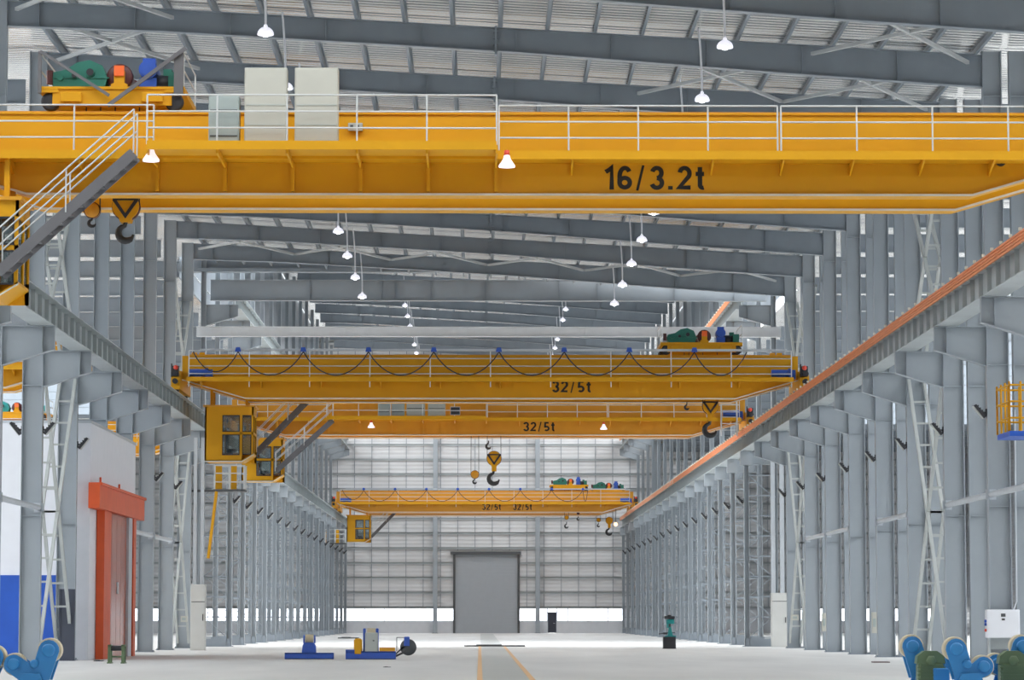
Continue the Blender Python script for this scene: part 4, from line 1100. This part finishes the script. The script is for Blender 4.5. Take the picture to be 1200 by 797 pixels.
# ------------------------------------------------------------------ floor machines
def roller(mb_t, x, y, z, r, w, parent, axis='Y'):
    m = MB(); m.lathe((x, y, z), [(r * .72, -w / 2), (r * .96, -w / 2), (r, -w / 2 + .02), (r, w / 2 - .02), (r * .96, w / 2), (r * .72, w / 2)], 28, axis); tw_ = obj('tyre', m, M['tyre'], parent)
    m = MB(); m.lathe((x, y, z), [(.001, -w / 2 - .01), (r * .74, -w / 2 - .01), (r * .74, w / 2 + .01), (.001, w / 2 + .01)], 24, axis); obj('wheel_hub', m, M['dkgrey'], tw_)
def bogie(px_u, py_u, px_l, py_l, Y, label, gear=False):
    """rocker with an upper and a lower roller; arm plates in front and behind"""
    U, L_ = at(px_u, py_u, Y), at(px_l, py_l, Y); r = .225; rl = .21
    cx = (U.x + L_.x) / 2
    t = thing('tank_turning_roller', (cx, Y, 0), label, 'turning roller')
    s = 1 if L_.x > U.x else -1
    def ring(c, rad, a0, a1, n=9): return [(c.x + rad * math.cos(math.radians(a0 + (a1 - a0) * k / (n - 1))), c.z + rad * math.sin(math.radians(a0 + (a1 - a0) * k / (n - 1)))) for k in range(n)]
    m = MB()
    zbt = .42
    if s > 0:
        poly = ring(U, .19, 210, 20) + [(U.x + .28, U.z - .28)] + ring(L_, .18, 110, -70) + [(L_.x - .1, zbt), (U.x - .02, zbt)]
    else:
        poly = ring(U, .19, -30, 160) + [(U.x - .28, U.z - .28)] + ring(L_, .18, 70, 250) + [(L_.x + .1, zbt), (U.x + .02, zbt)]
    for yy in (Y - .22, Y + .16): m.prism(poly, 'Y', yy, yy + .06)
    obj('rocker_plate', m, M['blue'], t)
    roller(m, U.x, Y, U.z, r, .26, t); roller(m, L_.x, Y, L_.z, rl, .26, t)
    for c, rr in ((U, .12), (L_, .11)):
        m = MB(); m.lathe((c.x, Y - .25, c.z), [(.001, -.05), (rr * .8, -.05), (rr, -.03), (rr, .05)], 20, 'Y'); obj('bearing_cap', m, M['blue'], t)
    pv = Vector((cx - s * .06, Y, (U.z + L_.z) / 2 - .12)); m = MB(); m.lathe((pv.x, Y - .25, pv.z), [(.001, -.06), (.06, -.06), (.08, -.04), (.08, .05)], 18, 'Y'); obj('pivot_pin', m, M['blue'], t)
    m = MB(); m.prism([(cx - .28, .2), (cx + .28, .2), (cx + .18, zbt + .12), (cx - .18, zbt + .12)], 'Y', Y - .32, Y - .26); m.prism([(cx - .28, .2), (cx + .28, .2), (cx + .18, zbt + .12), (cx - .18, zbt + .12)], 'Y', Y + .24, Y + .3); obj('pedestal', m, M['blue'], t)
    if gear:
        gx = cx + s * .02; m = MB(); zc = .72
        m.cbox(gx - .24, gx + .24, Y - .75, Y - .35, .3, zc, .04)
        m.prism([(gx - .27, zc - .02), (gx - .25, zc + .12), (gx - .12, zc + .22), (gx + .12, zc + .22), (gx + .25, zc + .12), (gx + .27, zc - .02)], 'Y', Y - .72, Y - .38)
        for k in range(5): m.box(gx - .26, gx + .26, Y - .77, Y - .75, .34 + k * .07, .36 + k * .07)
        m.lathe((gx, Y - .76, zc + .04), [(.001, -.04), (.08, -.04), (.1, 0)], 6, 'Y')
        obj('reduction_gearbox', m, M['olive'], t)
    return t
YR = 57.0
def base_beam(xa, xb, Y, label):
    t = thing('support_beam', ((xa + xb) / 2, Y, 0), label, 'machine base')
    m = MB(); m.box(xa, xb, Y - .3, Y - .26, 0, .22); m.box(xa, xb, Y + .26, Y + .3, 0, .22); m.box(xa, xb, Y - .34, Y + .34, .2, .24); m.box(xa, xb, Y - .34, Y + .34, 0, .02)
    obj('channel', m, M['blue'], t)
    for k in range(4):
        m = MB(); x = xa + (xb - xa) * (k + .5) / 4; m.box(x - .02, x + .02, Y - .33, Y - .26, .02, .2); obj('gusset', m, M['blue'], t)
def rotator(px_units, Y, xa, xb, lbl):
    base_beam(xa, xb, Y, lbl)
bogie(1118.5, 760.5, 1150.5, 781, YR, 'blue turning roller rocker with two cream tyres, middle one at bottom right')
bogie(1067.5, 757.5, 1099, 778.5, YR + 1.6, 'blue turning roller with green gearbox, leftmost at bottom right', gear=True)
bogie(1196, 757.5, 1166, 778, YR + 1.6, 'blue turning roller with green gearbox cut by the right picture edge', gear=True)
base_beam(at(1104, 790, YR).x, at(1230, 790, YR).x, YR, 'blue steel base beam under the front turning rollers at bottom right')
base_beam(at(1063, 790, YR + 1.6).x, at(1240, 790, YR + 1.6).x, YR + 1.6, 'blue steel base beam of the rear turning rollers at bottom right')
bogie(59, 762, 18, 778.5, YR, 'blue turning roller rocker with two cream tyres at bottom left')
bogie(-6, 770, -40, 786, YR, 'blue turning roller cut by the left picture edge')
base_beam(at(-60, 790, YR).x, at(58, 790, YR).x, YR, 'blue steel base beam under the turning rollers at bottom left')
m = MB(); x0 = at(1079, 785, YR + 1.0).x; m.cbox(at(1093, 785, YR + .9).x, at(1112, 785, YR + .9).x, YR + .8, YR + 1.2, .24, .62, .02)
tag(obj('drive_housing', m, M['blue']), 'blue drive housing between the left and middle rollers at bottom right', 'machine')

# mid-floor idler unit
def idler(px0, px1, py, label):
    Y = F * CAMZ / (py - 724); a, c = at(px0, py, Y).x, at(px1, py, Y).x; cx = (a + c) / 2
    t = thing('idler_roller_stand', (cx, Y, 0), label, 'roller stand')
    m = MB(); m.cbox(a, c, Y - .25, Y - .17, 0, .24, .01); m.cbox(a, c, Y + .17, Y + .25, 0, .24, .01); m.box(a, c, Y - .25, Y + .25, .2, .24); m.box(a, c, Y - .25, Y + .25, 0, .03); obj('base', m, M['blue2'], t)
    m = MB(); m.prism([(cx - .28, .24), (cx + .26, .24), (cx + .24, .5), (cx + .17, .62), (cx - .2, .62), (cx - .25, .5)], 'Y', Y - .2, Y + .2); obj('pedestal', m, M['blue2'], t)
    for s in (-1, 1):
        m = MB(); m.prism([(Y - .12, .6), (Y + .12, .6), (Y + .1, .78), (Y, .9), (Y - .1, .78)], 'X', cx + s * .2 - .03, cx + s * .2 + .03); obj('roller_cheek', m, M['blue2'], t)
    m = MB(); m.lathe((cx, Y, .77), [(.001, -.15), (.15, -.15), (.16, -.13), (.16, .13), (.15, .15), (.001, .15)], 22, 'X'); obj('roller', m, M['tyre'], t)
    return t, Y
idler(334, 391, 772, 'small blue idler roller stand on the floor, left of the drive unit')
Yd = F * CAMZ / 48.2
def X_(px): return at(px, 760, Yd).x
t = thing('drive_roller_unit', (X_(440), Yd, 0), 'blue drive roller unit with grey cabinet and cable reel on the floor', 'roller unit')
m = MB(); a, c = X_(405.5), X_(464)
m.cbox(a, c, Yd - .3, Yd - .2, 0, .3, .01); m.cbox(a, c, Yd + .2, Yd + .3, 0, .3, .01); m.box(a, c, Yd - .3, Yd + .3, .26, .3); m.box(a, c, Yd - .3, Yd + .3, 0, .03); m.box(a, X_(421), Yd - .3, Yd + .3, .3, .36); obj('base', m, M['blue2'], t)
m = MB(); m.cbox(X_(428), X_(443), Yd - .31, Yd - .1, .3, 1.0, .02); obj('control_cabinet', m, M['grey'], t)
m = MB(); m.box(X_(437), X_(439), Yd - .32, Yd - .31, .68, .72); obj('cabinet_lock', m, M['dkgrey'], t)
m = MB(); m.cbox(X_(415), X_(424.5), Yd - .33, Yd + .1, .2, .78, .06); obj('chain_guard', m, M['yellow'], t)
m = MB(); m.box(X_(445), X_(463), Yd - .28, Yd + .1, .3, .44); obj('cover_plate', m, M['yellow2'], t)
m = MB(); m.lathe((X_(435), Yd + .1, 1.0), [(.001, -.16), (.16, -.16), (.17, -.14), (.17, .14), (.16, .16), (.001, .16)], 22, 'X'); obj('roller', m, M['tyre'], t)
for s in (427, 442): m = MB(); m.cbox(X_(s) - .05, X_(s) + .05, Yd - .05, Yd + .25, .3, 1.16, .02); obj('roller_cheek', m, M['blue2'], t)
m = MB(); rx = X_(478.5)
m.bar((X_(464), Yd - .1, .12), (rx - .08, Yd - .1, .3), .05, .08); m.bar((X_(464), Yd - .1, .2), (rx, Yd - .1, .62), .04, .06); m.bar((X_(465), Yd - .1, .3), (X_(465), Yd - .1, .82), .03, .03); m.bar((X_(465), Yd - .1, .82), (rx - .05, Yd - .1, .82), .03, .03)
obj('reel_arm', m, M['dkgrey'], t)
m = MB(); m.cbox(rx - .16, rx + .05, Yd - .16, Yd - .04, .5, .85, .03); obj('reel_motor', m, M['blue2'], t)
m = MB(); m.lathe((rx, Yd, .45), [(.001, -.12), (.30, -.12), (.31, -.1), (.22, -.08), (.22, .08), (.31, .1), (.3, .12), (.001, .12)], 26, 'Y'); obj('cable_reel', m, M['dkgrey'], t)

# plates lying on the floor
def plate(px0, px1, py, thick, dep, label, m_='dkgrey', lift=0.0):
    Y = F * CAMZ / (py - 724); a, c = at(px0, py, Y).x, at(px1, py, Y).x
    m = MB(); m.prism([(a, Y), (a + (c - a) * .04, Y - dep / 2), (c, Y - dep / 2), (c, Y + dep / 2), (a + .1, Y + dep / 2)], 'Z', lift, lift + thick)
    if m_ == 'dkgrey': m.box(a + (c - a) * .2, a + (c - a) * .62, Y - dep * .3, Y + dep * .2, lift + thick, lift + thick * 1.6)
    tag(obj('floor_plate', m, M[m_]), label, 'plate')
plate(544, 615, 757.5, .07, 1.2, 'long dark steel plate lying on the aisle before the roller door')
plate(396, 420, 748, .07, 3.0, 'dark flat plate on the floor by the far left columns')
plate(1021, 1041, 776, .03, .9, 'dull red plate on the floor beside the right columns', 'red' if False else 'maroon')
plate(449, 458, 781.5, .015, .3, 'thin scrap of dark metal on the floor in front of the drive unit', 'dkgrey')
plate(110, 121, 774.5, .03, .4, 'small dark scrap on the floor before the white room wall', 'dkgrey')
# light sheets standing on the plate
# drilling machine on black pedestal
Ym = F * CAMZ / 36.0
def XM(px): return at(px, 740, Ym).x
cx = XM(784.5)
t = thing('drilling_machine', (cx, Ym, 0), 'teal drilling machine standing on a black box near the right columns', 'machine')
m = MB(); m.cbox(XM(777), XM(791.5), Ym - .3, Ym + .3, .02, .60, .01); m.box(XM(776.5), XM(792), Ym - .32, Ym + .32, 0, .03); obj('pedestal', m, M['dark'], t)
m = MB(); m.cbox(XM(779), XM(792), Ym - .22, Ym + .22, .60, .66, .02); m.prism([(cx - .1, .66), (cx + .17, .66), (cx + .13, .82), (cx + .07, 1.1), (cx - .02, 1.1), (cx - .08, .82)], 'Y', Ym - .15, Ym + .15); obj('base', m, M['teal'], t)
m = MB(); m.cyl((cx + .02, Ym, 1.05), (cx + .02, Ym, 1.55), .055, 14); obj('column', m, M['dkgrey'], t)
m = MB(); m.cbox(cx - .17, cx + .22, Ym - .3, Ym + .12, 1.25, 1.48, .03); m.cyl((cx - .1, Ym - .2, 1.05), (cx - .1, Ym - .2, 1.3), .05, 12); obj('spindle_head', m, M['teal'], t)
m = MB(); m.cbox(cx - .27, cx + .26, Ym - .32, Ym + .25, 1.5, 1.64, .03); m.cyl((cx, Ym, 1.62), (cx, Ym, 1.7), .1, 14); obj('belt_cover', m, M['dark'], t)
m = MB(); m.cyl((cx + .16, Ym - .05, 1.28), (cx + .16, Ym - .05, 1.5), .09, 14)
for a in (0, 120, 240): m.tube([(cx + .2, Ym - .2, 1.3), (cx + .2 + .16 * math.cos(math.radians(a)), Ym - .24, 1.3 + .16 * math.sin(math.radians(a)))], .012, 6)
obj('feed_handle', m, M['dark'], t)
m = MB(); m.bar((cx - .55, Ym - .1, .74), (cx - .05, Ym - .1, .80), .06, .05); m.box(cx - .32, cx - .12, Ym - .2, Ym, .72, .82); m.bar((cx + .1, Ym - .1, .8), (cx + .28, Ym - .1, .8), .05, .04); obj('work_arm', m, M['dark'], t)
# green roller trestle
Yg = F * CAMZ / 53.0
def XG(px): return at(px, 760, Yg).x
t = thing('roller_trestle', (XG(137), Yg, 0), 'small green trestle with a black roller before the orange door', 'trestle')
m = MB()
for px in (129, 145):
    x = XG(px); m.box(x - .05, x + .05, Yg - .25, Yg - .2, 0, .62); m.box(x - .05, x + .05, Yg + .2, Yg + .25, 0, .62); m.box(x - .055, x + .055, Yg - .25, Yg + .25, .58, .64); m.box(x - .07, x + .07, Yg - .3, Yg + .3, 0, .04)
m.box(XG(129), XG(145), Yg - .03, Yg + .03, .2, .26); obj('frame', m, M['olive'], t)
m = MB(); m.cyl((XG(130), Yg, .52), (XG(144), Yg, .52), .09, 16); obj('roller', m, M['dark'], t)

# ------------------------------------------------------------------ pale outside ground plane, added to reflect light
m = MB(); m.box(-400, 400, -300, 900, -.6, -.35); o = obj('ground_light_reflector', m, mat('pale_reflector_ground', (.5, .5, .48), .9)); o['kind'] = 'structure'

# ------------------------------------------------------------------ light, camera, render look
W = bpy.data.worlds.new('sky'); S.world = W; W.use_nodes = True
bg = W.node_tree.nodes['Background']; bg.inputs['Color'].default_value = (.955, .98, 1.0, 1); bg.inputs['Strength'].default_value = 5.4
cam = bpy.data.cameras.new('camera'); co = bpy.data.objects.new('camera', cam); C.objects.link(co); S.camera = co
co.location = (0, 0, CAMZ); co.rotation_euler = (math.pi / 2 + TH, 0, -PS)
cam.sensor_width = 36; cam.lens = 36 * F / 1200; cam.clip_end = 3000; cam.clip_start = .5
S.view_settings.view_transform = 'Standard'; S.view_settings.look = 'None'; S.view_settings.gamma = 1; S.view_settings.use_curve_mapping = False
S.view_settings.exposure = 0.0
cy = S.cycles
cy.use_denoising = True
try: cy.denoiser = 'OPENIMAGEDENOISE'
except Exception: pass
cy.max_bounces = 8; cy.diffuse_bounces = 5; cy.glossy_bounces = 3; cy.transparent_max_bounces = 12
cy.sample_clamp_indirect = 8
